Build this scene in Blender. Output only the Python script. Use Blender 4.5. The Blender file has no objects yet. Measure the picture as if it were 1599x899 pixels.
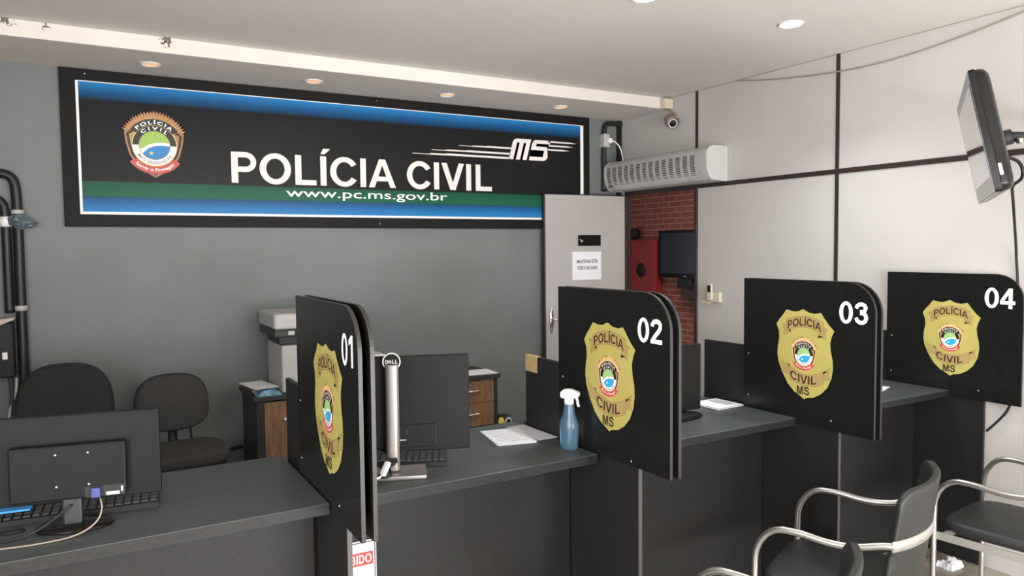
import bpy, bmesh, math, random
from mathutils import Matrix, Vector
random.seed(7)
PI = math.pi
R_ = math.radians
SC = bpy.context.scene
COL = SC.collection

# ------------------------------------------------------------------ camera
cam_d = bpy.data.cameras.new('camera')
cam_d.sensor_width = 36.0
cam_d.lens = 1157.05 / 1599.0 * 36.0
cam_d.clip_start = 0.05
cam = bpy.data.objects.new('camera', cam_d)
COL.objects.link(cam)
RX = ((0.86508858, -0.03567599, 0.50034885), (-0.50151764, -0.04145082, 0.86415386), (-0.01008967, -0.99850341, -0.05375077))
cm = Matrix(((RX[0][0], -RX[0][1], -RX[0][2], 0), (RX[1][0], -RX[1][1], -RX[1][2], 0), (RX[2][0], -RX[2][1], -RX[2][2], 1.67), (0, 0, 0, 1)))
cam.matrix_world = cm
SC.camera = cam

# ------------------------------------------------------------------ world, daylight, exposure
w = bpy.data.worlds.new('World'); SC.world = w; w.use_nodes = True
w.node_tree.nodes['Background'].inputs[0].default_value = (0.75, 0.82, 0.9, 1)
w.node_tree.nodes['Background'].inputs[1].default_value = 0.35
SC.view_settings.view_transform = 'Standard'; SC.view_settings.look = 'None'
SC.view_settings.gamma = 1.0; SC.view_settings.use_curve_mapping = False
SC.view_settings.exposure = 1.45

def area_light(name, loc, target, sx, sy, power, col):
    d = bpy.data.lights.new(name, 'AREA'); d.shape = 'RECTANGLE'; d.size = sx; d.size_y = sy
    d.energy = power; d.color = col
    o = bpy.data.objects.new(name, d); COL.objects.link(o); o.location = loc
    o.rotation_euler = (Vector(target) - Vector(loc)).to_track_quat('-Z', 'Y').to_euler()
    return o
# daylight through the street-side glass front, behind the camera
area_light('daylight_shopfront', (2.0, -2.93, 1.35), (2.0, 5, 1.35), 3.4, 2.2, 72, (1.0, 0.985, 0.975))
# daylight through the glass on the left side of the room
area_light('daylight_side_glass', (-1.74, -0.95, 1.45), (5, -0.95, 1.45), 3.2, 2.1, 88, (1.0, 0.985, 0.975))
# added fill lamp, aimed up from the glass front to brighten the ceiling
area_light('ceiling_fill', (2.0, -2.93, 0.45), (2.0, 0.2, 2.9), 3.4, 0.5, 76, (1.0, 0.985, 0.97))
# corridor beyond the doorway
area_light('corridor_ceiling_light', (5.3, 5.0, 2.75), (5.3, 5.0, 0), 0.6, 1.2, 22, (1.0, 0.95, 0.88))

# ------------------------------------------------------------------ materials
def mat(name, col, rough=0.5, metal=0.0, noise=0.0, nscale=40.0, bump=0.0, bscale=200.0, coat=0.0, stretch=None, spec=0.5, emit=None, trans=0.0, ior=1.45):
    m = bpy.data.materials.new(name); m.use_nodes = True
    nt = m.node_tree; b = nt.nodes['Principled BSDF']
    b.inputs['Base Color'].default_value = (*col, 1); b.inputs['Roughness'].default_value = rough
    b.inputs['Metallic'].default_value = metal; b.inputs['Specular IOR Level'].default_value = spec
    b.inputs['Coat Weight'].default_value = coat
    b.inputs['Transmission Weight'].default_value = trans; b.inputs['IOR'].default_value = ior
    if emit:
        b.inputs['Emission Color'].default_value = (*emit[0], 1); b.inputs['Emission Strength'].default_value = emit[1]
    if noise or bump:
        tc = nt.nodes.new('ShaderNodeTexCoord'); mp = nt.nodes.new('ShaderNodeMapping')
        nt.links.new(tc.outputs['Object'], mp.inputs[0])
        if stretch: mp.inputs['Scale'].default_value = stretch
    if noise:
        n = nt.nodes.new('ShaderNodeTexNoise'); n.inputs['Scale'].default_value = nscale; n.inputs['Detail'].default_value = 6
        nt.links.new(mp.outputs[0], n.inputs['Vector'])
        cr = nt.nodes.new('ShaderNodeMapRange'); cr.inputs[1].default_value = 0.3; cr.inputs[2].default_value = 0.7
        cr.inputs[3].default_value = 1 - noise; cr.inputs[4].default_value = 1 + noise
        nt.links.new(n.outputs['Fac'], cr.inputs[0])
        mx = nt.nodes.new('ShaderNodeVectorMath'); mx.operation = 'SCALE'; mx.inputs[0].default_value = col
        nt.links.new(cr.outputs[0], mx.inputs['Scale']); nt.links.new(mx.outputs[0], b.inputs['Base Color'])
    if bump:
        n2 = nt.nodes.new('ShaderNodeTexNoise'); n2.inputs['Scale'].default_value = bscale; n2.inputs['Detail'].default_value = 3
        nt.links.new(mp.outputs[0], n2.inputs['Vector'])
        bp = nt.nodes.new('ShaderNodeBump'); bp.inputs['Strength'].default_value = bump; bp.inputs['Distance'].default_value = 0.004
        nt.links.new(n2.outputs['Fac'], bp.inputs['Height']); nt.links.new(bp.outputs[0], b.inputs['Normal'])
    return m

M = {}
M['white_wall'] = mat('white laminate wall', (0.545, 0.518, 0.50), 0.45, noise=0.03, nscale=2.5)
M['grey_wall'] = mat('grey painted wall', (0.168, 0.182, 0.178), 0.5, noise=0.06, nscale=3.0, bump=0.25, bscale=90)
M['ceiling'] = mat('ceiling plaster', (0.72, 0.69, 0.655), 0.8, noise=0.025, nscale=1.5)
M['soffit'] = mat('soffit plaster', (0.74, 0.685, 0.635), 0.8, noise=0.03, nscale=5)
M['strip'] = mat('dark wall strip', (0.035, 0.022, 0.020), 0.4)
M['floor'] = None
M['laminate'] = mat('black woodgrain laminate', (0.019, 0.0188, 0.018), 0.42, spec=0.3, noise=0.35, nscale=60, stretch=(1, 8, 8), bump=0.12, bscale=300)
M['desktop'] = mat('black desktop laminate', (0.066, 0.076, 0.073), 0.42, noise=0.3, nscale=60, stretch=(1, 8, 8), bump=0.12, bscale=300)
M['sheet'] = mat('black satin sheet', (0.0095, 0.0095, 0.0095), 0.24, spec=0.4, noise=0.1, nscale=20)
M['edge'] = mat('sheet edge band', (0.024, 0.021, 0.0195), 0.4)
M['edgelight'] = mat('light panel edge', (0.075, 0.074, 0.072), 0.5)
M['black_plastic'] = mat('black plastic', (0.022, 0.022, 0.023), 0.42, bump=0.15, bscale=500)
M['black_gloss'] = mat('black gloss plastic', (0.011, 0.010, 0.0098), 0.17, spec=0.2)
M['black_matte'] = mat('black matte plastic', (0.012, 0.012, 0.012), 0.6)
M['dark_grey'] = mat('dark grey plastic', (0.05, 0.05, 0.05), 0.5)
M['mon_back'] = mat('monitor back plastic', (0.0095, 0.0095, 0.010), 0.45, spec=0.16, bump=0.1, bscale=600)
M['screen'] = mat('screen glass', (0.03, 0.03, 0.032), 0.08, coat=0.5)
M['screen_blue'] = mat('dark blue screen', (0.022, 0.030, 0.042), 0.2)
M['white_plastic'] = mat('white plastic', (0.72, 0.71, 0.69), 0.4)
M['cream_plastic'] = mat('cream plastic', (0.62, 0.56, 0.42), 0.45, noise=0.06, nscale=30)
M['aged_white'] = mat('aged white plastic', (0.49, 0.485, 0.475), 0.42, noise=0.03, nscale=12)
M['silver'] = mat('silver aluminium', (0.34, 0.315, 0.30), 0.36, metal=0.6)
M['alu'] = mat('anodised tube aluminium', (0.52, 0.50, 0.475), 0.28, metal=0.9)
M['alu_flat'] = mat('painted light grey metal', (0.37, 0.36, 0.33), 0.4, metal=0.3)
M['chrome'] = mat('chrome', (0.75, 0.73, 0.70), 0.18, metal=1.0)
M['seat'] = mat('black grained vinyl', (0.023, 0.0245, 0.023), 0.42, bump=0.3, bscale=400, noise=0.15, nscale=30)
M['fabric'] = mat('black chair fabric', (0.022, 0.022, 0.021), 0.85, bump=0.5, bscale=700, noise=0.2, nscale=120)
M['fabric_grey'] = mat('charcoal chair fabric', (0.045, 0.044, 0.041), 0.9, bump=0.5, bscale=700, noise=0.15, nscale=120)
M['paper'] = mat('white paper', (0.80, 0.80, 0.83), 0.8)
M['paper_grey'] = mat('grey printed paper', (0.62, 0.62, 0.66), 0.8, noise=0.12, nscale=120)
M['ink'] = mat('printed ink', (0.05, 0.05, 0.06), 0.7)
M['inkgrey'] = mat('pale printed ink', (0.45, 0.46, 0.50), 0.8)
M['white_ink'] = mat('white vinyl lettering', (0.80, 0.76, 0.75), 0.45)
M['bright_white'] = mat('bright white vinyl', (0.88, 0.87, 0.87), 0.4)
M['logo_white'] = mat('pale logo print', (0.55, 0.55, 0.54), 0.5)
M['red'] = mat('red print', (0.62, 0.06, 0.06), 0.45)
M['red_box'] = mat('red enamel', (0.30, 0.030, 0.028), 0.4, noise=0.06, nscale=6)
M['gold'] = mat('gold vinyl', (0.455, 0.395, 0.115), 0.42, noise=0.05, nscale=9)
M['gold_dark'] = mat('bronze gold vinyl', (0.40, 0.29, 0.105), 0.42, noise=0.05, nscale=20)
M['brown_ink'] = mat('dark brown ink', (0.045, 0.022, 0.012), 0.5)
M['copper'] = mat('copper print', (0.42, 0.20, 0.10), 0.5, noise=0.2, nscale=60)
M['yellow'] = mat('yellow print', (0.80, 0.62, 0.12), 0.5)
M['salmon'] = mat('salmon print', (0.80, 0.46, 0.22), 0.5)
M['green_e'] = mat('leaf green print', (0.30, 0.50, 0.10), 0.5)
M['blue_e'] = mat('sky blue print', (0.03, 0.22, 0.52), 0.5)
M['green_b'] = mat('light green print', (0.33, 0.58, 0.22), 0.5)
M['blue_b'] = mat('cyan blue print', (0.03, 0.38, 0.72), 0.5)
M['red_e'] = mat('ribbon red print', (0.52, 0.09, 0.075), 0.5)
M['black_ink'] = mat('black print', (0.012, 0.012, 0.013), 0.4)
M['banner_frame'] = mat('black banner frame', (0.011, 0.0105, 0.0105), 0.5, spec=0.15, bump=0.1, bscale=300)
M['wood'] = mat('brown wood veneer', (0.215, 0.115, 0.062), 0.45, noise=0.32, nscale=7, stretch=(6, 6, 1.0))
M['dark_wood'] = mat('black cabinet laminate', (0.028, 0.027, 0.026), 0.45)
M['kraft'] = mat('tan masking tape', (0.50, 0.36, 0.16), 0.6, noise=0.1, nscale=40)
M['pipe'] = mat('black painted conduit', (0.014, 0.015, 0.015), 0.4)
M['cyanpad'] = mat('blue memo pad', (0.05, 0.32, 0.75), 0.6)
M['bluebag'] = mat('pale blue plastic', (0.16, 0.32, 0.42), 0.3, noise=0.6, nscale=30)
M['greybag'] = mat('crumpled clear bag', (0.085, 0.12, 0.145), 0.3, noise=0.5, nscale=60)
M['bottle_liquid'] = mat('blue translucent bottle', (0.20, 0.36, 0.52), 0.2, trans=0.75, spec=0.5)
M['lamp_cool'] = mat('lit cool downlight', (1, 1, 1), 0.5, emit=((0.92, 0.98, 1.0), 9.0))
M['lamp_warm'] = mat('lit warm downlight', (0.3, 0.18, 0.12), 0.5, emit=((1.0, 0.50, 0.24), 0.33))
M['lamp_rim'] = mat('white lamp rim', (0.75, 0.73, 0.70), 0.3)
M['cctv'] = mat('beige camera housing', (0.30, 0.215, 0.17), 0.4)
M['wire'] = mat('pale beige wire', (0.33, 0.28, 0.23), 0.5)
M['glass'] = mat('clear glass', (0.9, 0.95, 0.95), 0.03, trans=1.0)
M['vga'] = mat('blue connector', (0.05, 0.06, 0.22), 0.5)
M['pinkplate'] = mat('pale pinkish board', (0.55, 0.45, 0.40), 0.5)
M['door'] = mat('off white door laminate', (0.42, 0.395, 0.385), 0.45, noise=0.02, nscale=3)
M['beige'] = mat('beige skirting', (0.52, 0.43, 0.32), 0.6)
M['outdoor'] = mat('pavement', (0.4, 0.39, 0.37), 0.9)

def banner_mat(name, zlo, zhi, stops):                       # printed vertical bands of the banner
    m = bpy.data.materials.new(name); m.use_nodes = True; nt = m.node_tree; b = nt.nodes['Principled BSDF']
    b.inputs['Roughness'].default_value = 0.3; b.inputs['Specular IOR Level'].default_value = 0.15
    tc = nt.nodes.new('ShaderNodeTexCoord'); sp = nt.nodes.new('ShaderNodeSeparateXYZ')
    nt.links.new(tc.outputs['Object'], sp.inputs[0])
    mr = nt.nodes.new('ShaderNodeMapRange'); mr.inputs[1].default_value = zlo; mr.inputs[2].default_value = zhi
    nt.links.new(sp.outputs['Z'], mr.inputs[0])
    cr = nt.nodes.new('ShaderNodeValToRGB'); nt.links.new(mr.outputs[0], cr.inputs[0])
    el = cr.color_ramp.elements
    while len(el) > 1: el.remove(el[-1])
    el[0].position = stops[0][0]; el[0].color = (*stops[0][1], 1)
    for p, c in stops[1:]:
        e = el.new(p); e.color = (*c, 1)
    nt.links.new(cr.outputs[0], b.inputs['Base Color'])
    return m

def brick_mat():
    m = bpy.data.materials.new('red brick'); m.use_nodes = True; nt = m.node_tree; b = nt.nodes['Principled BSDF']
    b.inputs['Roughness'].default_value = 0.75
    tc = nt.nodes.new('ShaderNodeTexCoord'); sp = nt.nodes.new('ShaderNodeSeparateXYZ'); cb = nt.nodes.new('ShaderNodeCombineXYZ')
    nt.links.new(tc.outputs['Object'], sp.inputs[0]); nt.links.new(sp.outputs['Y'], cb.inputs['X']); nt.links.new(sp.outputs['Z'], cb.inputs['Y'])
    bt = nt.nodes.new('ShaderNodeTexBrick'); nt.links.new(cb.outputs[0], bt.inputs['Vector'])
    bt.inputs['Scale'].default_value = 1.0; bt.inputs['Brick Width'].default_value = 0.225; bt.inputs['Row Height'].default_value = 0.07
    bt.inputs['Mortar Size'].default_value = 0.006; bt.inputs['Mortar Smooth'].default_value = 0.2
    bt.inputs['Color1'].default_value = (0.21, 0.055, 0.035, 1); bt.inputs['Color2'].default_value = (0.27, 0.085, 0.055, 1); bt.inputs['Mortar'].default_value = (0.36, 0.22, 0.17, 1)
    nt.links.new(bt.outputs['Color'], b.inputs['Base Color'])
    bp = nt.nodes.new('ShaderNodeBump'); bp.inputs['Strength'].default_value = 0.4; bp.inputs['Distance'].default_value = 0.006; bp.invert = True
    nt.links.new(bt.outputs['Fac'], bp.inputs['Height']); nt.links.new(bp.outputs[0], b.inputs['Normal'])
    return m
M['brick'] = brick_mat()

def floor_mat():
    m = bpy.data.materials.new('floor tiles'); m.use_nodes = True; nt = m.node_tree; b = nt.nodes['Principled BSDF']
    b.inputs['Roughness'].default_value = 0.3
    tc = nt.nodes.new('ShaderNodeTexCoord'); bt = nt.nodes.new('ShaderNodeTexBrick'); nt.links.new(tc.outputs['Object'], bt.inputs['Vector'])
    bt.offset = 0.0; bt.inputs['Scale'].default_value = 1.0; bt.inputs['Brick Width'].default_value = 0.45; bt.inputs['Row Height'].default_value = 0.45
    bt.inputs['Mortar Size'].default_value = 0.004
    n = nt.nodes.new('ShaderNodeTexNoise'); n.inputs['Scale'].default_value = 7; n.inputs['Detail'].default_value = 8; nt.links.new(tc.outputs['Object'], n.inputs['Vector'])
    cr = nt.nodes.new('ShaderNodeValToRGB'); nt.links.new(n.outputs['Fac'], cr.inputs[0])
    cr.color_ramp.elements[0].position = 0.35; cr.color_ramp.elements[0].color = (0.30, 0.25, 0.20, 1)
    cr.color_ramp.elements[1].position = 0.7; cr.color_ramp.elements[1].color = (0.48, 0.43, 0.37, 1)
    nt.links.new(cr.outputs[0], bt.inputs['Color1']); nt.links.new(cr.outputs[0], bt.inputs['Color2'])
    bt.inputs['Mortar'].default_value = (0.12, 0.10, 0.09, 1)
    nt.links.new(bt.outputs['Color'], b.inputs['Base Color'])
    return m
M['floor'] = floor_mat()

def dirt(m, spots, col):
    """small dark stains with a shape of their own at given places"""
    nt = m.node_tree; b = nt.nodes['Principled BSDF']; src = b.inputs['Base Color'].links[0].from_socket
    tc = nt.nodes.new('ShaderNodeTexCoord'); n = nt.nodes.new('ShaderNodeTexNoise'); n.inputs['Scale'].default_value = 75; n.inputs['Detail'].default_value = 2
    nt.links.new(tc.outputs['Object'], n.inputs['Vector']); acc = None
    for p, r in spots:
        d = nt.nodes.new('ShaderNodeVectorMath'); d.operation = 'DISTANCE'; d.inputs[1].default_value = p; nt.links.new(tc.outputs['Object'], d.inputs[0])
        mr = nt.nodes.new('ShaderNodeMapRange'); mr.inputs[1].default_value = 0; mr.inputs[2].default_value = r; mr.inputs[3].default_value = .62; mr.inputs[4].default_value = 0
        nt.links.new(d.outputs['Value'], mr.inputs[0])
        if acc is None: acc = mr.outputs[0]
        else:
            mm = nt.nodes.new('ShaderNodeMath'); mm.operation = 'MAXIMUM'; nt.links.new(acc, mm.inputs[0]); nt.links.new(mr.outputs[0], mm.inputs[1]); acc = mm.outputs[0]
    ad = nt.nodes.new('ShaderNodeMath'); ad.operation = 'ADD'; nt.links.new(n.outputs['Fac'], ad.inputs[0]); nt.links.new(acc, ad.inputs[1])
    th = nt.nodes.new('ShaderNodeMapRange'); th.inputs[1].default_value = .92; th.inputs[2].default_value = .98; nt.links.new(ad.outputs[0], th.inputs[0])
    mx = nt.nodes.new('ShaderNodeMix'); mx.data_type = 'RGBA'; nt.links.new(th.outputs[0], mx.inputs[0]); nt.links.new(src, mx.inputs[6]); mx.inputs[7].default_value = (*col, 1)
    nt.links.new(mx.outputs[2], b.inputs['Base Color'])
dirt(M['soffit'], [((.43, 4.43, 2.80), .075), ((-.28, 4.43, 2.81), .07), ((-.12, 4.43, 2.80), .045)], (.13, .11, .10))

# ------------------------------------------------------------------ mesh helpers
class MB:
    """collects shapes, then links them as ONE mesh object"""
    def __init__(s): s.bm = bmesh.new(); s.mats = []
    def mi(s, k):
        if k not in s.mats: s.mats.append(k)
        return s.mats.index(k)
    def _merge(s, b, k, smooth=False, mx=None):
        i = s.mi(k)
        if mx is not None: b.transform(mx)
        for f in b.faces:
            f.material_index = i; f.smooth = smooth
        me = bpy.data.meshes.new('tmp'); b.to_mesh(me); b.free()
        s.bm.from_mesh(me); bpy.data.meshes.remove(me)
    def box(s, x0, x1, y0, y1, z0, z1, k, bev=0.0, seg=2, mx=None, smooth=False):
        b = bmesh.new(); bmesh.ops.create_cube(b, size=1)
        b.transform(Matrix.Translation(((x0 + x1) / 2, (y0 + y1) / 2, (z0 + z1) / 2)) @ Matrix.Diagonal((abs(x1 - x0), abs(y1 - y0), abs(z1 - z0), 1)))
        if bev: bmesh.ops.bevel(b, geom=b.edges[:], offset=bev, segments=seg, affect='EDGES', profile=0.5)
        s._merge(b, k, smooth, mx); return s
    def tube(s, pts, r, k, n=10, closed=False, cap=True, mx=None, smooth_path=0, flat=None):
        P = [Vector(p) for p in pts]
        for _ in range(smooth_path):
            Q = [P[0]]
            for a, b_ in zip(P, P[1:]): Q += [a * .75 + b_ * .25, a * .25 + b_ * .75]
            Q.append(P[-1]); P = Q
        b = bmesh.new(); rings = []; N = len(P); nrm = None
        for i, p in enumerate(P):
            t = (P[min(i + 1, N - 1)] - P[max(i - 1, 0)]).normalized()
            if nrm is None:
                a = Vector((0, 0, 1)) if abs(t.z) < .9 else Vector((1, 0, 0)); nrm = (a - t * a.dot(t)).normalized()
            else:
                nrm = (nrm - t * nrm.dot(t)).normalized()
            bi = t.cross(nrm); rr = r[i] if isinstance(r, (list, tuple)) and len(r) == N else (r if not isinstance(r, (list, tuple)) else r[0])
            fx, fy = (1, 1) if flat is None else flat
            rings.append([b.verts.new(p + nrm * math.cos(2 * PI * j / n) * rr * fx + bi * math.sin(2 * PI * j / n) * rr * fy) for j in range(n)])
        for A, B in zip(rings, rings[1:]):
            for j in range(n): b.faces.new((A[j], A[(j + 1) % n], B[(j + 1) % n], B[j]))
        if cap:
            b.faces.new(rings[0][::-1]); b.faces.new(rings[-1])
        bmesh.ops.recalc_face_normals(b, faces=b.faces[:])
        s._merge(b, k, True, mx); return s
    def lathe(s, prof, k, n=24, mx=None, sx=1, sy=1, smooth=True):
        b = bmesh.new(); rings = []
        for r, z in prof: rings.append([b.verts.new((r * sx * math.cos(2 * PI * j / n), r * sy * math.sin(2 * PI * j / n), z)) for j in range(n)])
        for A, B in zip(rings, rings[1:]):
            for j in range(n): b.faces.new((A[j], A[(j + 1) % n], B[(j + 1) % n], B[j]))
        b.faces.new(rings[0][::-1]); b.faces.new(rings[-1])
        bmesh.ops.recalc_face_normals(b, faces=b.faces[:])
        s._merge(b, k, smooth, mx); return s
    def pillow(s, outline, t, rnd, k, mx=None, seg=5, smooth=True, bulge=0.0):
        """outline in xy, thickness t along z, rounded rim"""
        b = bmesh.new(); n = len(outline); cx = sum(p[0] for p in outline) / n; cy = sum(p[1] for p in outline) / n
        ext = max(max(abs(p[0] - cx), abs(p[1] - cy)) for p in outline)
        prof = []
        for i in range(seg + 1):
            a = PI / 2 * i / seg; prof.append((1 - math.sin(PI / 2 - a) * 0 - (1 - math.sin(a)) * rnd / ext, -t / 2 + min(rnd, t / 2) * (1 - math.cos(a))))
        prof2 = prof + [(q, -z) for q, z in prof[::-1]]
        rings = [[b.verts.new((cx + (p[0] - cx) * q, cy + (p[1] - cy) * q, z)) for p in outline] for q, z in prof2]
        for A, B in zip(rings, rings[1:]):
            for j in range(n): b.faces.new((A[j], A[(j + 1) % n], B[(j + 1) % n], B[j]))
        for rg, sg in ((rings[0], -1), (rings[-1], 1)):
            c1 = [b.verts.new((cx + (v.co.x - cx) * .6, cy + (v.co.y - cy) * .6, v.co.z + sg * bulge * .8)) for v in rg]
            for j in range(n): b.faces.new((rg[j], rg[(j + 1) % n], c1[(j + 1) % n], c1[j]))
            c = b.verts.new((cx, cy, rg[0].co.z + sg * bulge))
            for j in range(n): b.faces.new((c1[j], c1[(j + 1) % n], c))
        bmesh.ops.recalc_face_normals(b, faces=b.faces[:])
        s._merge(b, k, smooth, mx); return s
    def prism(s, poly, t, k, mx=None, side=None, bev=0):
        """poly in xy extruded along +z by t"""
        b = bmesh.new(); vs = [b.verts.new((p[0], p[1], 0)) for p in poly]; f = b.faces.new(vs)
        r = bmesh.ops.extrude_face_region(b, geom=[f]); bmesh.ops.translate(b, verts=[v for v in r['geom'] if isinstance(v, bmesh.types.BMVert)], vec=(0, 0, t))
        bmesh.ops.recalc_face_normals(b, faces=b.faces[:])
        if bev: bmesh.ops.bevel(b, geom=b.edges[:], offset=bev, segments=2, affect='EDGES')
        ks = s.mi(k); kd = s.mi(side) if side else ks
        b.normal_update()
        sides = [abs(f.normal.z) < .5 for f in b.faces]
        for f, q in zip(b.faces, sides): f.material_index = kd if q else ks
        if mx is not None: b.transform(mx)
        me = bpy.data.meshes.new('tmp'); b.to_mesh(me); b.free(); s.bm.from_mesh(me); bpy.data.meshes.remove(me)
        return s
    def flat2d(s, poly, k, fn, lay, tri=True):
        b = bmesh.new(); vs = [b.verts.new((p[0], p[1], 0)) for p in poly]; b.faces.new(vs)
        if tri: bmesh.ops.triangulate(b, faces=b.faces[:])
        b.normal_update()
        for v in b.verts: v.co = fn(v.co.x, v.co.y, lay)
        s._merge(b, k); return s
    def text2d(s, me, k, fn, lay):
        b = bmesh.new(); b.from_mesh(me)
        for v in b.verts: v.co = fn(v.co.x, v.co.y, lay)
        s._merge(b, k); return s
    def build(s, name, parent=None, world=False):
        me = bpy.data.meshes.new(name)
        if world and parent is not None: s.bm.transform(WM[parent.name].inverted())
        s.bm.to_mesh(me); s.bm.free()
        for k in s.mats: me.materials.append(M[k])
        o = bpy.data.objects.new(name, me); COL.objects.link(o)
        if parent is not None:
            o.parent = parent; WM[o.name] = WM[parent.name]
        else: WM[o.name] = Matrix()
        return o
WM = {}
def thing(name, label, cat, loc=(0, 0, 0), rz=0.0, group=None):
    o = bpy.data.objects.new(name, None); COL.objects.link(o); o.empty_display_size = 0.1
    o.location = loc; o.rotation_euler = (0, 0, rz)
    WM[o.name] = Matrix.Translation(loc) @ Matrix.Rotation(rz, 4, 'Z')
    o['label'] = label; o['category'] = cat
    if group: o['group'] = group
    return o
def tag(o, label, cat, group=None):
    o['label'] = label; o['category'] = cat
    if group: o['group'] = group
    return o
def struct(mb, name, label=None):
    o = mb.build(name); o['kind'] = 'structure'
    if label: o['label'] = label
    return o
def copy_tree(o, parent=None):
    c = o.copy(); COL.objects.link(c); WM[c.name] = WM[o.name]
    if parent: c.parent = parent
    for ch in list(o.children): copy_tree(ch, c)
    return c

def stroke_poly(pts, t):
    """outline of a thick polyline with mitred joints"""
    P = []
    for p in pts:
        if not P or (Vector((p[0], p[1])) - P[-1]).length > 1e-4: P.append(Vector((p[0], p[1])))
    L, Rr = [], []
    for i, p in enumerate(P):
        a = (P[i] - P[i - 1]).normalized() if i else (P[1] - P[0]).normalized()
        b = (P[i + 1] - P[i]).normalized() if i < len(P) - 1 else a
        n1 = Vector((-a.y, a.x)); n2 = Vector((-b.y, b.x)); m = n1 + n2; m = m / max(m.length_squared, .5) * 2
        L.append(tuple(p + m * t / 2)); Rr.append(tuple(p - m * t / 2))
    return [[L[i], L[i + 1], Rr[i + 1], Rr[i]] for i in range(len(P) - 1)]
def ell(cx, cy, rx, ry, rx2, ry2, a0=0, a1=360, n=40):
    o = [(cx + rx * math.cos(R_(a0 + (a1 - a0) * i / n)), cy + ry * math.sin(R_(a0 + (a1 - a0) * i / n))) for i in range(n + 1)]
    q = [(cx + rx2 * math.cos(R_(a0 + (a1 - a0) * i / n)), cy + ry2 * math.sin(R_(a0 + (a1 - a0) * i / n))) for i in range(n + 1)]
    return [[o[i], o[i + 1], q[i + 1], q[i]] for i in range(n)]
def rc(x0, x1, y0, y1): return [[(x0, y0), (x1, y0), (x1, y1), (x0, y1)]]
def mir(polys, c): return polys + [[(2 * c - x, y) for x, y in p[::-1]] for p in polys]
def arcpts(cx, cy, rx, ry, a0, a1, n=12): return [(cx + rx * math.cos(R_(a0 + (a1 - a0) * i / n)), cy + ry * math.sin(R_(a0 + (a1 - a0) * i / n))) for i in range(n + 1)]
GL = {
 'I': (.388, rc(.09, .295, 0, 1)),
 'Í': (.388, rc(.09, .295, 0, 1) + [[(.10, 1.07), (.245, 1.07), (.44, 1.26), (.20, 1.26)]]),
 'L': (.853, rc(.10, .305, 0, 1) + rc(.305, .80, 0, .17)),
 'P': (.93, rc(.10, .305, 0, 1) + stroke_poly([(.305, .915), (.54, .915)] + arcpts(.54, .68, .245, .235, 90, -90) + [(.305, .445)], .175)),
 'O': (1.087, ell(.545, .5, .505, .515, .295, .34)),
 'C': (1.008, ell(.535, .5, .50, .515, .29, .34, 32, 328)),
 'A': (1.008, mir([[(0, 0), (.215, 0), (.504, .79), (.504, 1), (.39, 1)]], .504) + rc(.29, .718, .225, .39)),
 'V': (.93, mir([[(0, 1), (.22, 1), (.465, .27), (.465, 0), (.355, 0)]], .465)),
 'M': (1.163, mir(rc(.10, .29, 0, 1) + [[(.29, 1), (.385, 1), (.58, .32), (.58, 0), (.485, 0), (.29, .70)]], .58)),
 'S': (.93, stroke_poly([(.80, .70), (.765, .80), (.67, .885), (.47, .915), (.29, .885), (.19, .80), (.18, .70), (.25, .60), (.42, .545), (.60, .50), (.74, .43), (.79, .32), (.76, .20), (.66, .11), (.47, .085), (.27, .115), (.17, .21), (.135, .33)], .185)),
 'D': (1.008, rc(.10, .305, 0, 1) + stroke_poly([(.305, .915), (.44, .915)] + arcpts(.46, .5, .36, .415, 90, -90) + [(.305, .085)], .18)),
 'E': (.93, rc(.10, .305, 0, 1) + rc(.305, .84, 0, .17) + rc(.305, .84, .83, 1) + rc(.305, .78, .43, .60)),
 'R': (1.008, rc(.10, .305, 0, 1) + stroke_poly([(.305, .915), (.56, .915)] + arcpts(.57, .69, .24, .225, 90, -90) + [(.305, .465)], .175) + [[(.46, .45), (.68, .45), (1.0, 0), (.76, 0)]]),
 'B': (1.008, rc(.10, .305, 0, 1) + stroke_poly([(.305, .915), (.56, .915)] + arcpts(.57, .73, .22, .185, 90, -90) + [(.305, .545)], .165) + stroke_poly([(.305, .545), (.58, .545)] + arcpts(.60, .315, .235, .23, 90, -90) + [(.305, .085)], .17)),
 ' ': (.388, []),
 '0': (.777, ell(.39, .5, .35, .515, .15, .36)),
 '1': (.777, rc(.35, .555, 0, 1) + [[(.10, .655), (.35, .76), (.35, .985), (.10, .83)]] + [[(.35, .985), (.35, .76), (.555, 1.0), (.39, 1.0)]]),
 '2': (.777, stroke_poly([(.135, .69), (.165, .80), (.26, .89), (.40, .915), (.53, .885), (.615, .79), (.61, .66), (.52, .52), (.36, .36), (.22, .21), (.16, .10)], .185) + rc(.05, .72, 0, .175)),
 '3': (.777, stroke_poly([(.125, .72), (.17, .83), (.27, .905), (.40, .92), (.53, .875), (.59, .765), (.54, .64), (.42, .575), (.31, .565)], .175) + stroke_poly([(.31, .53), (.46, .52), (.58, .44), (.625, .31), (.57, .165), (.44, .085), (.30, .09), (.17, .17), (.12, .30)], .18)),
 '4': (.777, rc(.43, .62, 0, 1) + rc(.02, .75, .205, .375) + [[(.02, .375), (.215, .375), (.43, .70), (.43, 1.0)]]),
}
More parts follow.
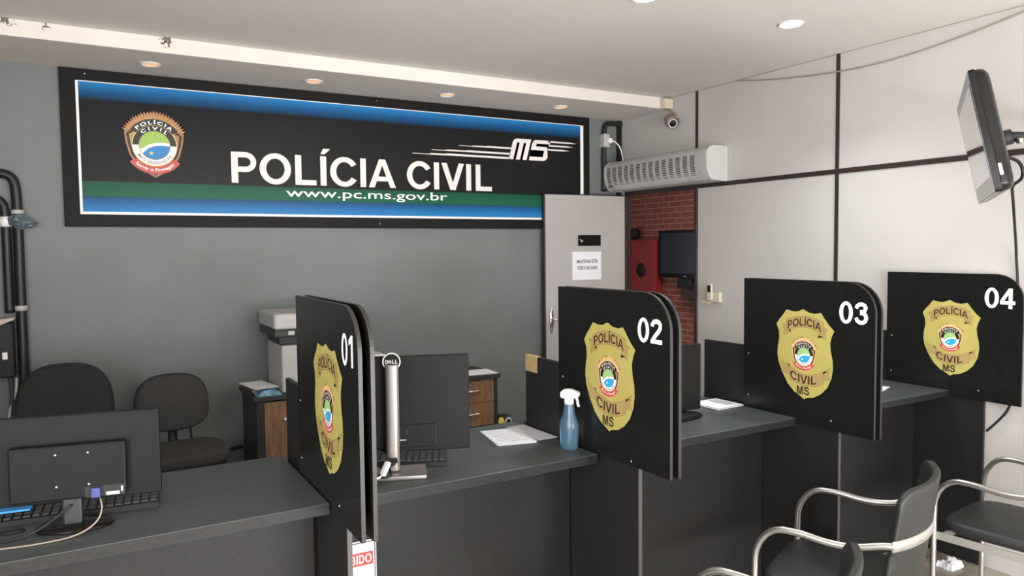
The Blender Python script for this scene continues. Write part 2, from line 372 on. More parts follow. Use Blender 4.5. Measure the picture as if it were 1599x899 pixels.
def glyph_text(mb, t, k, fn, lay, x0, x1, y0, y1):
    """bold sans capitals; x0..x1 is the ink width, y0..y1 the cap height"""
    polys = []; x = 0
    for ch in t:
        w_, g = GL[ch]; polys += [[(px + x, py) for px, py in p] for p in g]; x += w_
    a = min(px for p in polys for px, py in p); b_ = max(px for p in polys for px, py in p)
    i = mb.mi(k); b = bmesh.new()
    for q, p in enumerate(polys):
        vs = [b.verts.new((x0 + (px - a) / (b_ - a) * (x1 - x0), y0 + py * (y1 - y0), (q % 40) * .02)) for px, py in p]
        b.faces.new(vs)
    bmesh.ops.triangulate(b, faces=[f for f in b.faces if len(f.verts) > 4])
    for v in b.verts: v.co = fn(v.co.x, v.co.y, lay + v.co.z)
    mb._merge(b, k)
_tc = {}
def text_mesh(t, bold=0.0, spacing=1.0, shear=0.0):
    """lettering as a flat mesh normalised to x 0..1, y 0..1 of its own bounding box; returns (mesh, aspect)"""
    key = (t, bold, spacing, shear)
    if key in _tc: return _tc[key]
    c = bpy.data.curves.new('lettering', 'FONT'); c.body = t; c.offset = bold; c.space_character = spacing; c.shear = shear
    c.resolution_u = 4; c.fill_mode = 'FRONT'
    o = bpy.data.objects.new('lettering', c); COL.objects.link(o)
    dg = bpy.context.evaluated_depsgraph_get(); dg.update()
    me = bpy.data.meshes.new_from_object(o.evaluated_get(dg))
    bpy.data.objects.remove(o); bpy.data.curves.remove(c)
    xs = [v.co.x for v in me.vertices]; ys = [v.co.y for v in me.vertices]
    x0, x1, y0, y1 = min(xs), max(xs), min(ys), max(ys)
    for v in me.vertices: v.co = ((v.co.x - x0) / (x1 - x0), (v.co.y - y0) / (y1 - y0), 0)
    _tc[key] = (me, (x1 - x0) / (y1 - y0)); return _tc[key]
def put_text(mb, t, k, fn, lay, x0, x1, y0, y1, bold=0.0, spacing=1.0, shear=0.0):
    me, _ = text_mesh(t, bold, spacing, shear)
    mb.text2d(me, k, lambda u, v, l: fn(x0 + u * (x1 - x0), y0 + v * (y1 - y0), l), lay)
def arc_text(mb, t, k, fn, lay, cx, cy, r0, r1, a0, a1, bold=0.03, inward=False, spacing=1.0):
    """text bent on an arc; a0 is the angle where it starts, a1 where it ends (degrees)"""
    me, _ = text_mesh(t, bold, spacing)
    def g(u, v, l):
        a = R_(a0 + (a1 - a0) * u); r = r0 + (r1 - r0) * v
        return fn(cx + r * math.cos(a), cy + r * math.sin(a), l)
    mb.text2d(me, k, g, lay)
def arcband(cx, cy, r0, r1, a0, a1, n=24):
    A = [(cx + r1 * math.cos(R_(a0 + (a1 - a0) * i / n)), cy + r1 * math.sin(R_(a0 + (a1 - a0) * i / n))) for i in range(n + 1)]
    B = [(cx + r0 * math.cos(R_(a1 + (a0 - a1) * i / n)), cy + r0 * math.sin(R_(a1 + (a0 - a1) * i / n))) for i in range(n + 1)]
    return A + B
def superell(w, h, p=3.0, n=40):
    out = []
    for i in range(n):
        a = 2 * PI * i / n; c, s_ = math.cos(a), math.sin(a)
        out.append((w / 2 * math.copysign(abs(c) ** (2 / p), c), h / 2 * math.copysign(abs(s_) ** (2 / p), s_)))
    return out
def rrect(w, h, r, n=5):
    out = []
    for cx, cy, a0 in ((w / 2 - r, h / 2 - r, 0), (-w / 2 + r, h / 2 - r, 90), (-w / 2 + r, -h / 2 + r, 180), (w / 2 - r, -h / 2 + r, 270)):
        for i in range(n + 1):
            a = R_(a0 + 90 * i / n); out.append((cx + r * math.cos(a), cy + r * math.sin(a)))
    return out

# ================================================================== ROOM SHELL
XR, YB, ZC = 3.99, 5.04, 2.82
struct(MB().box(-1.9, 6.7, -3.1, 9.2, -0.12, 0, 'floor'), 'floor')
struct(MB().box(-1.9, 6.7, -3.1, 9.2, ZC, ZC + 0.12, 'ceiling'), 'ceiling')
struct(MB().box(-1.9, 3.985, YB, YB + 0.12, 0, ZC, 'grey_wall'), 'wall_back')
mb = MB(); mb.box(-1.9, -1.8, .75, YB, 0, ZC, 'grey_wall'); mb.box(-1.9, -1.8, -3.1, -2.65, 0, ZC, 'grey_wall'); mb.box(-1.9, -1.8, -2.65, .75, 2.55, ZC, 'grey_wall'); mb.box(-1.9, -1.8, -2.65, .75, 0, .3, 'grey_wall')
struct(mb, 'wall_left')
# right wall with the doorway next to the back corner
mb = MB(); mb.box(XR, XR + 0.05, -3.1, 4.12, 0, ZC, 'white_wall'); mb.box(XR, XR + 0.05, 4.12, 4.965, 2.13, ZC, 'white_wall'); mb.box(XR, XR + 0.05, 4.965, YB + .12, 0, ZC, 'white_wall')
struct(mb, 'wall_right')
# street front with its glass
mb = MB(); mb.box(-1.9, 0.2, -3.1, -3.0, 0, ZC, 'white_wall'); mb.box(3.8, 4.0, -3.1, -3.0, 0, ZC, 'white_wall'); mb.box(0.2, 3.8, -3.1, -3.0, 2.5, ZC, 'white_wall'); mb.box(0.2, 3.8, -3.1, -3.0, 0, 0.2, 'white_wall')
struct(mb, 'wall_front')
mb = MB(); mb.box(0.2, 3.8, -3.06, -3.05, 0.2, 2.5, 'glass')
for x in (0.2, 1.4, 2.6, 3.76): mb.box(x, x + 0.04, -3.08, -3.02, 0.2, 2.5, 'alu_flat')
struct(mb, 'window_1')
mb = MB(); mb.box(-1.86, -1.85, -2.65, .75, .3, 2.55, 'glass')
for y in (-2.65, -1.55, -.4, .71): mb.box(-1.88, -1.82, y, y + .04, .3, 2.55, 'alu_flat')
struct(mb, 'window_2')
# dropped soffit along the back wall
mb = MB(); mb.box(-1.8, XR, 4.43, YB, 2.735, ZC, 'soffit', bev=0.004)
struct(mb, 'ceiling_soffit')
# dark cover strips on the right wall
n = 1
for (y0, y1, z0, z1) in ((2.917, 2.943, 0, ZC), (1.717, 1.743, 0, ZC), (4.107, 4.133, 2.155, ZC)):
    struct(MB().box(XR - 0.006, XR, y0, y1, z0, z1, 'strip', bev=0.002), 'trim_%d' % n); n += 1
struct(MB().box(XR - 0.008, XR, -3.0, 4.133, 2.100, 2.130, 'strip', bev=0.002), 'trim_%d' % n); n += 1
struct(MB().box(3.974, 3.989, 5.005, 5.04, 0, 2.735, 'strip', bev=0.002), 'trim_%d' % n); n += 1
struct(MB().box(3.955, 3.99, 5.02, 5.04, 2.0, 2.734, 'pipe'), 'trim_%d' % n); n += 1
struct(MB().box(XR - 0.004, XR, -3.0, 4.42, 2.8165, 2.82, 'wire'), 'trim_%d' % n); n += 1
struct(MB().box(XR - 0.012, XR, 2.64, 4.05, 0, 0.09, 'white_wall', bev=0.003), 'baseboard_right')
# corridor beyond the doorway
struct(MB().box(6.5, 6.62, 2.0, 9.2, 0.245, ZC, 'brick'), 'wall_corridor')
struct(MB().box(6.48, 6.62, 2.0, 9.2, 0, 0.245, 'beige', bev=0.004), 'baseboard_corridor')
struct(MB().box(4.04, 6.62, 1.9, 2.0, 0, ZC, 'white_wall'), 'wall_corridor_near')
struct(MB().box(4.04, 6.62, 9.1, 9.2, 0, ZC, 'white_wall'), 'wall_corridor_far')

# door frame and the open door
d = bpy.data.objects.new('door_1', None); COL.objects.link(d); d['kind'] = 'structure'; d.location = (XR, 4.94, 0)
d['label'] = 'open off white door with dark edges, taped notice and lever handle'
WM['door_1'] = Matrix.Translation((XR, 4.94, 0))
mb = MB(); mb.box(XR - 0.014, XR + 0.06, 4.108, 4.134, 0, 2.13, 'strip', bev=0.002); mb.box(XR - 0.004, XR + 0.05, 4.956, 4.968, 0, 2.13, 'strip', bev=0.002); mb.box(XR - 0.014, XR + 0.06, 4.134, 4.95, 2.10, 2.135, 'strip', bev=0.002)
mb.build('door_frame', d, True)
# leaf runs from the hinge (3.965,4.95) towards (3.21,4.90): local frame
hx, hy = 3.965, 4.945
dirv = Vector((3.165 - hx, 4.985 - hy, 0)).normalized(); nv = Vector((dirv.y, -dirv.x, 0))
if nv.y > 0: nv = -nv
LM = Matrix(((dirv.x, nv.x, 0, hx), (dirv.y, nv.y, 0, hy), (0, 0, 1, 0), (0, 0, 0, 1)))     # x along leaf, y towards the room, z up
LW = 0.79
mb = MB(); mb.box(0, LW, -0.018, 0.017, 0.01, 2.10, 'strip', bev=0.002, mx=LM); mb.box(0.012, LW - 0.012, 0.0165, 0.0185, 0.014, 2.092, 'door', mx=LM)
mb.build('door_leaf', d, True)
mb = MB(); mb.lathe([(0.0001, 0), (0.02, 0), (0.02, .006), (0.0001, .006)], 'chrome', mx=LM @ Matrix.Translation((LW - .06, .0185, 1.09)) @ Matrix.Rotation(-PI / 2, 4, 'X') @ Matrix.Diagonal((.9, 5.2, 1, 1)))
mb.tube([(LW - .06, .02, 1.10), (LW - .06, .055, 1.10), (LW - .075, .062, 1.10), (LW - .19, .06, 1.098)], 0.009, 'chrome', mx=LM, smooth_path=1)
mb.build('door_handle', d, True)
mb = MB(); mb.box(0.255, 0.475, .0185, .022, 1.682, 1.770, 'black_gloss', bev=.001, mx=LM)
mb.tube([(0.43, .023, 1.728), (0.44, .023, 1.712), (0.455, .023, 1.738)], 0.004, 'white_plastic', n=6, mx=LM)
mb.build('door_plate', d, True)
mb = MB(); mb.box(0.25, 0.53, .0186, .0192, 1.405, 1.635, 'paper', mx=LM)
fnl = lambda u, v, l: LM @ Vector((0.53 - u, .0192 + l * .0003, v))
put_text(mb, 'MANTENHA ESTA', 'ink', fnl, 1, .045, .245, 1.540, 1.570, 0.022)
put_text(mb, 'PORTA FECHADA', 'ink', fnl, 1, .050, .245, 1.488, 1.518, 0.022)
mb.build('taped_notice', d, True)

# ================================================================== WALL SIGN
sg = thing('wall_sign', 'wide black framed banner with white lettering on grey back wall', 'sign', (1.79, YB, 1.82))
mb = MB()
mb.box(-0.08, 3.655, 5.012, 5.04, 1.82, 2.733, 'banner_frame', bev=0.003); mb.build('sign_frame', sg, True)
mb = MB()
mb.box(0.0, 3.59, 5.006, 5.0118, 1.893, 1.908, 'bright_white'); mb.box(0.0, 0.014, 5.006, 5.0118, 1.908, 2.664, 'bright_white'); mb.box(3.558, 3.588, 5.006, 5.0118, 1.908, 2.664, 'bright_white'); mb.box(0.014, 3.558, 5.006, 5.0118, 2.660, 2.665, 'bright_white')
mb.build('border_strip', sg, True)
H = (2.66 - 1.908)
zz = lambda z: (z - 1.908) / H
# object space of the part is the sign root (z0 = 1.82)
BL1, BL2, GR, BK = (0.012, 0.10, 0.26), (0.025, 0.21, 0.50), (0.012, 0.115, 0.060), (0.012, 0.012, 0.013)
M['banner'] = banner_mat('printed banner', 1.908 - 1.82, 2.66 - 1.82, [(0, BL2), (zz(1.945), (0.018, .16, .42)), (zz(1.99), (0.012, 0.075, 0.20)), (zz(1.998), (0.012, .08, .11)), (zz(2.003), GR), (zz(2.085), (0.010, 0.085, 0.048)), (zz(2.089), BK),
   (zz(2.555), BK), (zz(2.575), (0.008, 0.05, 0.12)), (zz(2.61), BL1), (1.0, BL2)])
mb = MB(); mb.box(0.014, 3.558, 5.007, 5.0118, 1.908, 2.66, 'banner'); mb.build('printed_panel', sg, True)
fb = lambda u, v, l: Vector((u, 5.0068 - l * .0004, v))
mb = MB(); glyph_text(mb, 'POLÍCIA CIVIL', 'white_ink', fb, 1, 0.842, 2.731, 2.105, 2.302)
mb.build('lettering', sg, True)
mb = MB(); put_text(mb, 'www.pc.ms.gov.br', 'bright_white', fb, 1, 1.180, 2.353, 2.006, 2.082, 0.006)
mb.build('web_address', sg, True)
# state logo: slanted M S with speed lines
mb = MB(); sh = 0.28
def sl(x, y): return (x + (y - 2.36) * sh, y)
def P2(pts): return [sl(*p) for p in pts]
zb, zt2 = 2.358, 2.520
def corner(cx, cy, r, a0, a1, n=4): return [(cx + r * math.cos(R_(a0 + (a1 - a0) * i / n)), cy + r * math.sin(R_(a0 + (a1 - a0) * i / n))) for i in range(n + 1)]
mb.flat2d(P2([(2.882, zb), (2.922, zb), (2.922, zt2 - .03), (2.945, zt2 - .03), (2.945, zb), (2.982, zb), (2.982, zt2 - .03), (3.005, zt2 - .03), (3.005, zb), (3.042, zb), (3.042, zt2)] + corner(2.915, zt2 - .033, .033, 90, 180)), 'white_ink', fb, 1)
mb.flat2d(P2([(3.065, zb)] + corner(3.195, zb + .035, .035, -90, 0) + corner(3.195, zb + .10, .012, 0, 60) + [(3.10, zb + .112), (3.10, zt2 - .028), (3.225, zt2 - .028), (3.225, zt2)] + corner(3.09, zt2 - .03, .03, 90, 180) + [(3.06, zb + .082), (3.185, zb + .082), (3.185, zb + .030), (3.065, zb + .030)]), 'white_ink', fb, 1)
for xl, xm, xm2, xr, z, t in ((2.452, 2.58, 2.70, 2.91, 2.440, .011), (2.233, 2.36, 2.53, 2.90, 2.397, .012), (2.082, 2.23, 2.36, 2.89, 2.364, .013)):
    mb.flat2d([(xl, z - t / 2), (xr, z - t / 2), (xr, z + t / 2 + .002), (xm2, z + t / 2 + .002), (xm2 - .02, z + t / 3), (xm, z + t / 3), (xm - .02, z - t * .15), (xl, z - t * .15)], 'white_ink', fb, 1)
for xl, xr, z in ((3.245, 3.525, 2.513), (3.25, 3.492, 2.482), (3.24, 3.452, 2.450)):
    mb.flat2d([(xl, z - .006), (xl + (xr - xl) * .7, z - .006), (xr, z - .001), (xl + (xr - xl) * .7, z + .006), (xl, z + .006)], 'white_ink', fb, 1)
mb.build('state_logo', sg, True)

def emblem(mb, fn, cx, cy, r, faint=False):
    """police coat: rays, shield, ring, landscape disc, ribbon; r is the radius of the disc"""
    f = lambda u, v, l: fn(cx + u * r, cy + v * r, l)
    gd = 'salmon' if faint else 'copper'
    # rays
    pts = []; N = 25
    for i in range(N * 2 + 1):
        a = R_(27 + 126 * i / (N * 2)); rr = (2.46 if i % 2 else 2.24); rr *= 1.0 - .06 * abs(math.cos(a))
        pts.append((rr * math.cos(a), rr * math.sin(a)))
    pts += [(1.5 * math.cos(R_(a)), 1.5 * math.sin(R_(a))) for a in range(153, 26, -9)]
    if not faint or True: mb.flat2d(pts, gd, f, 1)
    if not faint:
        for i in range(N):
            a = 30.3 + 126 * i / N
            mb.flat2d([(1.75 * math.cos(R_(a - .8)), 1.75 * math.sin(R_(a - .8))), (1.75 * math.cos(R_(a + .8)), 1.75 * math.sin(R_(a + .8))), (2.22 * math.cos(R_(a)), 2.22 * math.sin(R_(a)))], 'yellow', f, 2)
    # shield
    half = [(0, -2.26), (.55, -1.92), (1.15, -1.45), (1.6, -.72), (1.82, .1), (1.92, .86), (1.35, 1.2), (0.6, 1.3)]
    def sc(pts, q, dy): return [(x * q, y * q + dy) for x, y in pts]
    full = half + [(-x, y) for x, y in half[::-1][:-1]]
    mb.flat2d(full, gd, f, 2); mb.flat2d(sc(full, .93, -.02), 'black_ink', f, 3); mb.flat2d(sc(full, .84, 0.0), 'gold_dark' if faint else 'copper', f, 4)
    if not faint: mb.flat2d(sc([p for p in full if p[0] <= 0] , .84, 0.0), 'gold_dark', f, 5)
    # ring
    mb.flat2d(arcband(0, 0, 0, 1.46, 0, 359.9, 40)[:41], 'yellow' if not faint else 'gold_dark', f, 6)
    mb.flat2d(arcband(0, 0, .9, 1.41, 0, 180), 'black_ink', f, 7); mb.flat2d(arcband(0, 0, .9, 1.41, 180, 360), 'bright_white', f, 7)
    # POLICIA band
    mb.flat2d(arcband(0, 0, 1.43, 1.86, 36, 144), 'black_ink', f, 7)
    arc_text(mb, 'POLÍCIA', 'bright_white', f, 8, 0, 0, 1.49, 1.80, 136, 44, 0.03, spacing=1.35)
    arc_text(mb, 'CIVIL', 'bright_white', f, 8, 0, 0, 1.08, 1.33, 134, 46, 0.03, spacing=1.7)
    arc_text(mb, 'MATO GROSSO DO SUL', 'black_ink', f, 8, 0, 0, 1.31, 1.13, 212, 328, 0.02, spacing=1.1)
    # disc
    mb.flat2d(arcband(0, 0, 0, 1.02, 0, 359.9, 40)[:41], 'gold_dark', f, 8)
    mb.flat2d(arcband(0, 0, 0, .97, 0, 359.9, 40)[:41], 'bright_white', f, 9)
    up = [(.97 * math.cos(R_(a)), .97 * math.sin(R_(a))) for a in range(12, 203, 8)]
    mb.flat2d(up + [(-.75, -.22), (-.45, .02), (0, .18), (.5, .22)], 'green_b' if faint else 'green_e', f, 10)
    lo = [(.97 * math.cos(R_(a)), .97 * math.sin(R_(a))) for a in range(216, 361, 8)]
    mb.flat2d(lo + [(.9, -.02), (.5, .02), (0, -.03), (-.4, -.2)], 'blue_b' if faint else 'blue_e', f, 10)
    st = []
    for i in range(10):
        a = R_(90 + 36 * i); rr = .17 if i % 2 == 0 else .07; st.append((-.22 + rr * math.cos(a), -.55 + rr * math.sin(a)))
    mb.flat2d(st, 'bright_white' if faint else 'yellow', f, 11)
    # ribbon
    mb.flat2d([(-1.62, -1.2), (-1.28, -.92)] + [(1.5 * math.cos(R_(a)), 1.5 * math.sin(R_(a))) for a in range(222, 320, 8)] + [(1.28, -.92), (1.62, -1.2)] + [(2.02 * math.cos(R_(a)), 2.02 * math.sin(R_(a))) for a in range(318, 219, -7)], 'red_e' if not faint else 'red', f, 9)
    arc_text(mb, 'Servir e Proteger', 'bright_white', f, 10, 0, 0, 1.90, 1.60, 226, 314, 0.02)
mb = MB(); emblem(mb, fb, 0.405, 2.312, 0.0855); mb.build('emblem', sg, True)
for x, z in ((0.05, 2.705), (1.82, 2.708), (1.83, 1.85)):
    mb = MB(); mb.lathe([(.0001, 0), (.006, 0), (.005, .003), (.0001, .004)], 'chrome', n=10, mx=Matrix.Translation((x, 5.012, z)) @ Matrix.Rotation(PI / 2, 4, 'X')); mb.build('frame_screw', sg, True)

# ================================================================== COUNTERS
DZ, DT = 0.895, 0.034
XS = [0.631, 1.649, 2.753, 3.955]
YS = [(1.92, 2.58), (1.822, 2.478), (1.838, 2.523), (1.865, 2.57)]
ZB = [0.870, 0.900, 0.874, 0.866]
desk_labels = ['black service desk at the far left, left of panel 01', 'black service desk between panels 01 and 02 with the silver monitor stand', 'black service desk between panels 02 and 03', 'black service desk between panel 03 and the wall panel 04']
xr = [(-1.3, XS[0] - .002), (XS[0] + .048, XS[1] - .002), (XS[1] + .048, XS[2] - .002), (XS[2] + .048, XS[3] - .002)]
for i, (x0, x1) in enumerate(xr):
    t = thing('service_desk', desk_labels[i], 'desk', ((x0 + x1) / 2, 2.5, 0), group='service desks of the counter')
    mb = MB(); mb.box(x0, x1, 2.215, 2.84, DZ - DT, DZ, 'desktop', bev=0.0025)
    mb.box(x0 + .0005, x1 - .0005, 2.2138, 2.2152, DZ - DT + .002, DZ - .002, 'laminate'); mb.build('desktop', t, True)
    MB().box(x0 + .002, x1 - .002, 2.40, 2.418, 0.0, DZ - DT, 'laminate', bev=0.001).build('front_panel', t, True)
    if i == 0: MB().box(x0, x0 + .02, 2.05, 2.39, 0, DZ - DT, 'laminate').build('side_panel', t, True)

def shield_pts():
    P = [(1145, 226), (1175, 232), (1200, 232), (1218, 226), (1231, 220), (1245, 226), (1262, 233), (1290, 236), (1320, 230), (1340, 255), (1362, 280), (1385, 300), (1373, 325), (1366, 352), (1370, 385), (1379, 420), (1381, 455), (1374, 495), (1355, 535), (1325, 565), (1290, 585), (1255, 592), (1240, 600), (1225, 591), (1190, 575), (1155, 545), (1125, 500), (1104, 455), (1097, 420), (1100, 385), (1107, 350), (1104, 320), (1091, 292), (1105, 272), (1126, 250)]
    return [((x - 1237) * .00103, (411 - y) * .001055) for x, y in P]
def bq(P): return [((x - 1237) * .00103, (411 - y) * .001055) for x, y in P]
def outlined(mb, poly, k, fn, lay, wd=.0016):
    n_ = len(poly)
    cx = sum(p[0] for p in poly) / n_; cy = sum(p[1] for p in poly) / n_
    mb.flat2d(poly, 'brown_ink', fn, lay)
    # inset by moving each edge inwards
    out = []
    area = sum(poly[i][0] * poly[(i + 1) % n_][1] - poly[(i + 1) % n_][0] * poly[i][1] for i in range(n_))
    sgn = 1 if area > 0 else -1
    for i in range(n_):
        p0, p1, p2 = Vector(poly[i - 1]), Vector(poly[i]), Vector(poly[(i + 1) % n_])
        d1 = (p1 - p0).normalized(); d2 = (p2 - p1).normalized()
        n1 = Vector((-d1.y, d1.x)) * sgn; n2 = Vector((-d2.y, d2.x)) * sgn
        b_ = (n1 + n2); b_ = b_ / max(b_.length_squared, .3) * 2 / 1.0
        out.append(tuple(p1 + b_ * wd * .5 * 1.0 * (1 if b_.length < 3 else 3 / b_.length)))
    mb.flat2d(out, k, fn, lay + 1)
def badge(mb, fn):
    mb.flat2d(shield_pts(), 'gold', fn, 1)
    # tails then bands
    for q in (1, -1):
        tl = bq([(1145, 285), (1121, 290), (1134, 312), (1130, 337), (1168, 322), (1168, 308)])
        tl2 = bq([(1165, 475), (1116, 445), (1126, 470), (1118, 495), (1165, 505)])
        if q < 0:
            tl = [(-x + .002, y - .004) for x, y in tl]; tl2 = [(-x + .012, y - .006) for x, y in tl2]
        outlined(mb, tl, 'gold_dark', fn, 2); outlined(mb, tl2, 'gold_dark', fn, 2)
        d1 = bq([(1145, 309), (1168, 322), (1168, 308)]) if q > 0 else bq([(1335, 328), (1308, 335), (1308, 322)])
        mb.flat2d(d1, 'brown_ink', fn, 4)
        d2 = bq([(1147, 457), (1165, 462), (1165, 472)]) if q > 0 else bq([(1358, 466), (1335, 470), (1335, 482)])
        mb.flat2d(d2, 'brown_ink', fn, 4)
    xs = [1145 + 190 * i / 12 for i in range(13)]
    top = lambda x: 250 + ((x - 1238) / 95) ** 2 * 20; bot = lambda x: 296 + ((x - 1238) / 95) ** 2 * 24
    outlined(mb, bq([(x, top(x)) for x in xs] + [(x, bot(x)) for x in xs[::-1]]), 'gold_dark', fn, 5)
    xs2 = [1165 + 170 * i / 12 for i in range(13)]
    top2 = lambda x: 494 - ((x - 1250) / 85) ** 2 * 24; bot2 = lambda x: 543 - ((x - 1250) / 85) ** 2 * 21
    outlined(mb, bq([(x, top2(x)) for x in xs2] + [(x, bot2(x)) for x in xs2[::-1]]), 'gold_dark', fn, 5)
    def bent(txt, x0, x1, yb_, h, bend, bold):
        def g(x, v, l):
            y = yb_(x) - h * v
            return fn((x - 1237) * .00103, (411 - y) * .001055, l)
        glyph_text(mb, txt, 'brown_ink', g, 7, x0, x1, 0, 1)
    bent('POLÍCIA', 1152, 1324, lambda x: bot(x) - 6, 33, 0, 0.025)
    bent('CIVIL', 1168, 1302, lambda x: bot2(x) - 8, 35, 0, 0.022)
    glyph_text(mb, 'MS', 'brown_ink', fn, 7, (1204 - 1237) * .00103, (1267 - 1237) * .00103, (411 - 581) * .001055, (411 - 546) * .001055)
    emblem(mb, lambda u, v, l: fn(u, v, 1 + l * .6), 0.0, -.003, 0.0335, True)

def sheet_poly(y0, y1, z0, z1, r):
    # (y, z) outline; y0 is the near end with the rounded top corner
    pts = [(y1, z0), (y1, z1)] + [(y0 + r + r * math.cos(R_(a)), z1 - r + r * math.sin(R_(a))) for a in range(90, 181, 9)] + [(y0, z0)]
    return pts
YZ = lambda x: Matrix(((0, 0, 1, x), (1, 0, 0, 0), (0, 1, 0, 0), (0, 0, 0, 1)))    # (a,b,c) -> x+c, y=a, z=b
bc = [(2.215, 1.185), (2.150, 1.195), (2.178, 1.186), (2.213, 1.172)]
nb = [(2.062, 1.960, 1.345, 1.435), (1.985, 1.860, 1.345, 1.428), (2.003, 1.869, 1.342, 1.433), (2.044, 1.901, 1.345, 1.446)]
dl = ['tall black counter divider with gold badge and number 01', 'black counter divider with gold badge and number 02, tan tape behind', 'black counter divider with gold badge and number 03', 'black divider panel with gold badge and number 04 against white wall']
for i in range(4):
    X = XS[i]; (y0, y1) = YS[i]
    t = thing('counter_divider', dl[i], 'divider', (X, 2.3, 0), group='numbered dividers of the counter')
    ytop = [2.82, 2.76, 2.80, 2.64][i]; zt = [1.191, 1.204, 1.19, 1.178][i]
    ya = [2.10, 2.0, 2.01, 2.045][i]
    sh_w = .016
    mb = MB(); xp = X + .0145
    mb.prism([(ya, 0), (ytop, 0), (ytop, zt), (y1 - .10, zt), (y1 - .10, DZ), (ya, ZB[i] + .01)], sh_w, 'laminate', mx=YZ(xp), side='laminate')
    mb.box(xp + .0005, xp + sh_w - .0005, ya - .0015, ya, 0, ZB[i] + .008, 'edgelight' if i < 3 else 'strip')
    mb.build('side_panel', t, True)
    sx = MB(); sx.prism(sheet_poly(y0, y1, ZB[i], 1.515, .13), .012, 'sheet', mx=YZ(X), side='edge'); s1 = sx.build('privacy_sheet', t, True)
    if i < 3:
        sx = MB(); sx.prism(sheet_poly(y0 - .005, y1, ZB[i], 1.515, .13), .012, 'sheet', mx=YZ(X + .033), side='edge'); sx.build('privacy_sheet', t, True)
    fn = (lambda X_, yc, zc: (lambda u, v, l: Vector((X_ - .0004 - l * .00016, yc - u, zc + v))))(X, *bc[i])
    mb = MB(); badge(mb, fn); b_ = mb.build('badge_sticker', s1, True)
    ya_, yb_, z0, z1 = nb[i]
    mb = MB(); glyph_text(mb, '0%d' % (i + 1), 'bright_white', (lambda X_: (lambda u, v, l: Vector((X_ - .0004 - l * .0003, -u, v))))(X), 1, -ya_, -yb_, z0, z1)
    mb.build('number', s1, True)
    for (yy, zq) in ((y1 - .03, 1.155), (y1 - .03, .955), (y0 + .20, .915)):
        MB().lathe([(.0001, 0), (.005, 0), (.004, .002), (.0001, .003)], 'chrome', n=10, mx=Matrix.Translation((X, yy, zq)) @ Matrix.Rotation(-PI / 2, 4, 'Y')).build('screw', s1, True)
    if i == 1:
        MB().box(xp - .0012, xp + sh_w + .0012, 2.665, 2.7612, 1.135, zt + .0015, 'kraft', bev=.0008).build('tape_wrap', t, True)

# ================================================================== MONITORS, KEYBOARDS, DESK ITEMS
def keyboard(label, cx, cy, rz, w_=0.44):
    t = thing('keyboard', label, 'keyboard', (cx, cy, DZ), rz)
    mb = MB(); pr = [(-.075, 0), (.075, 0), (.075, .028), (-.075, .016)]
    mb.prism(pr, w_, 'black_plastic', mx=Matrix(((0, 0, 1, -w_ / 2), (1, 0, 0, 0), (0, 1, 0, 0), (0, 0, 0, 1))), bev=.003); mb.build('case', t)
    mb = MB()
    for r in range(5):
        for c in range(18):
            x = -w_ / 2 + .016 + c * (w_ - .032) / 17.0; y = -.055 + r * .0265; z = .0165 + (y + .075) / .15 * .012
            mb.box(x - .0095, x + .0095, y - .011, y + .011, z, z + .006, 'dark_grey', bev=.0015, seg=1)
    mb.build('keys', t)
    return t
# monitor 1, far left, seen from behind
m1 = thing('monitor', 'dark monitor at the far left seen from behind, on oval foot', 'monitor', (-0.045, 2.41, DZ), R_(-11.4))
MB().box(-.245, .226, 0, .022, .072, .320, 'mon_back', bev=.004).build('back_shell', m1)
MB().box(-.240, .221, .0225, .0245, .085, .31, 'screen').build('screen', m1)
mb = MB(); mb.box(-.150, .140, -.028, 0, .085, .240, 'mon_back', bev=.006); mb.build('rear_housing', m1)
for x, z in ((-.035, .215), (.045, .215), (-.035, .125), (.045, .125)):
    mb = MB(); mb.lathe([(.0001, 0), (.0035, 0), (.0001, .003)], 'bright_white', n=8, mx=Matrix.Translation((x, -.028, z)) @ Matrix.Rotation(PI / 2, 4, 'X')); mb.build('mount_screw', m1)
mb = MB(); mb.box(.035, .135, -.030, -.0275, .088, .118, 'black_matte'); mb.box(.052, .075, -.045, -.0285, .088, .116, 'vga', bev=.003); mb.box(.088, .122, -.0315, -.029, .090, .099, 'aged_white'); mb.box(.126, .131, -.0315, -.029, .097, .112, 'aged_white'); mb.build('port_strip', m1)
mb = MB(); mb.box(-.026, .024, -.02, .012, .01, .10, 'black_plastic', bev=.006); mb.build('stand_column', m1)
mb = MB(); mb.lathe([(.0001, 0), (.098, 0), (.10, .004), (.095, .009), (.05, .014), (.0001, .015)], 'black_gloss', n=32, sx=1.0, sy=.66); mb.build('foot', m1)
# white cable of monitor 1
mb = MB(); mb.tube([(.02, 2.385, .972), (.025, 2.355, .95), (.01, 2.33, .92), (-.04, 2.31, .899), (-.12, 2.30, .8985), (-.2, 2.31, .8985), (-.32, 2.34, .8985)], .0024, 'wire', n=6, smooth_path=2)
tag(mb.build('monitor_cable'), 'thin pale cable looping over the desk under the far left monitor', 'cable')
mb = MB(); mb.tube([(-.24, 2.45, .8995), (-.19, 2.42, .9), (-.16, 2.44, .9), (-.19, 2.47, .9), (-.26, 2.43, .9)], .0035, 'black_matte', n=6, smooth_path=2); mb.tube([(-.30, 2.38, .8995), (-.18, 2.36, .8995), (-.12, 2.36, .92), (-.05, 2.385, .965)], .0035, 'black_matte', n=6, smooth_path=2)
tag(mb.build('cable_bundle'), 'black cables coiled behind the far left monitor foot', 'cable')
keyboard('black keyboard under the far left monitor', -.03, 2.555, R_(-6), .43)
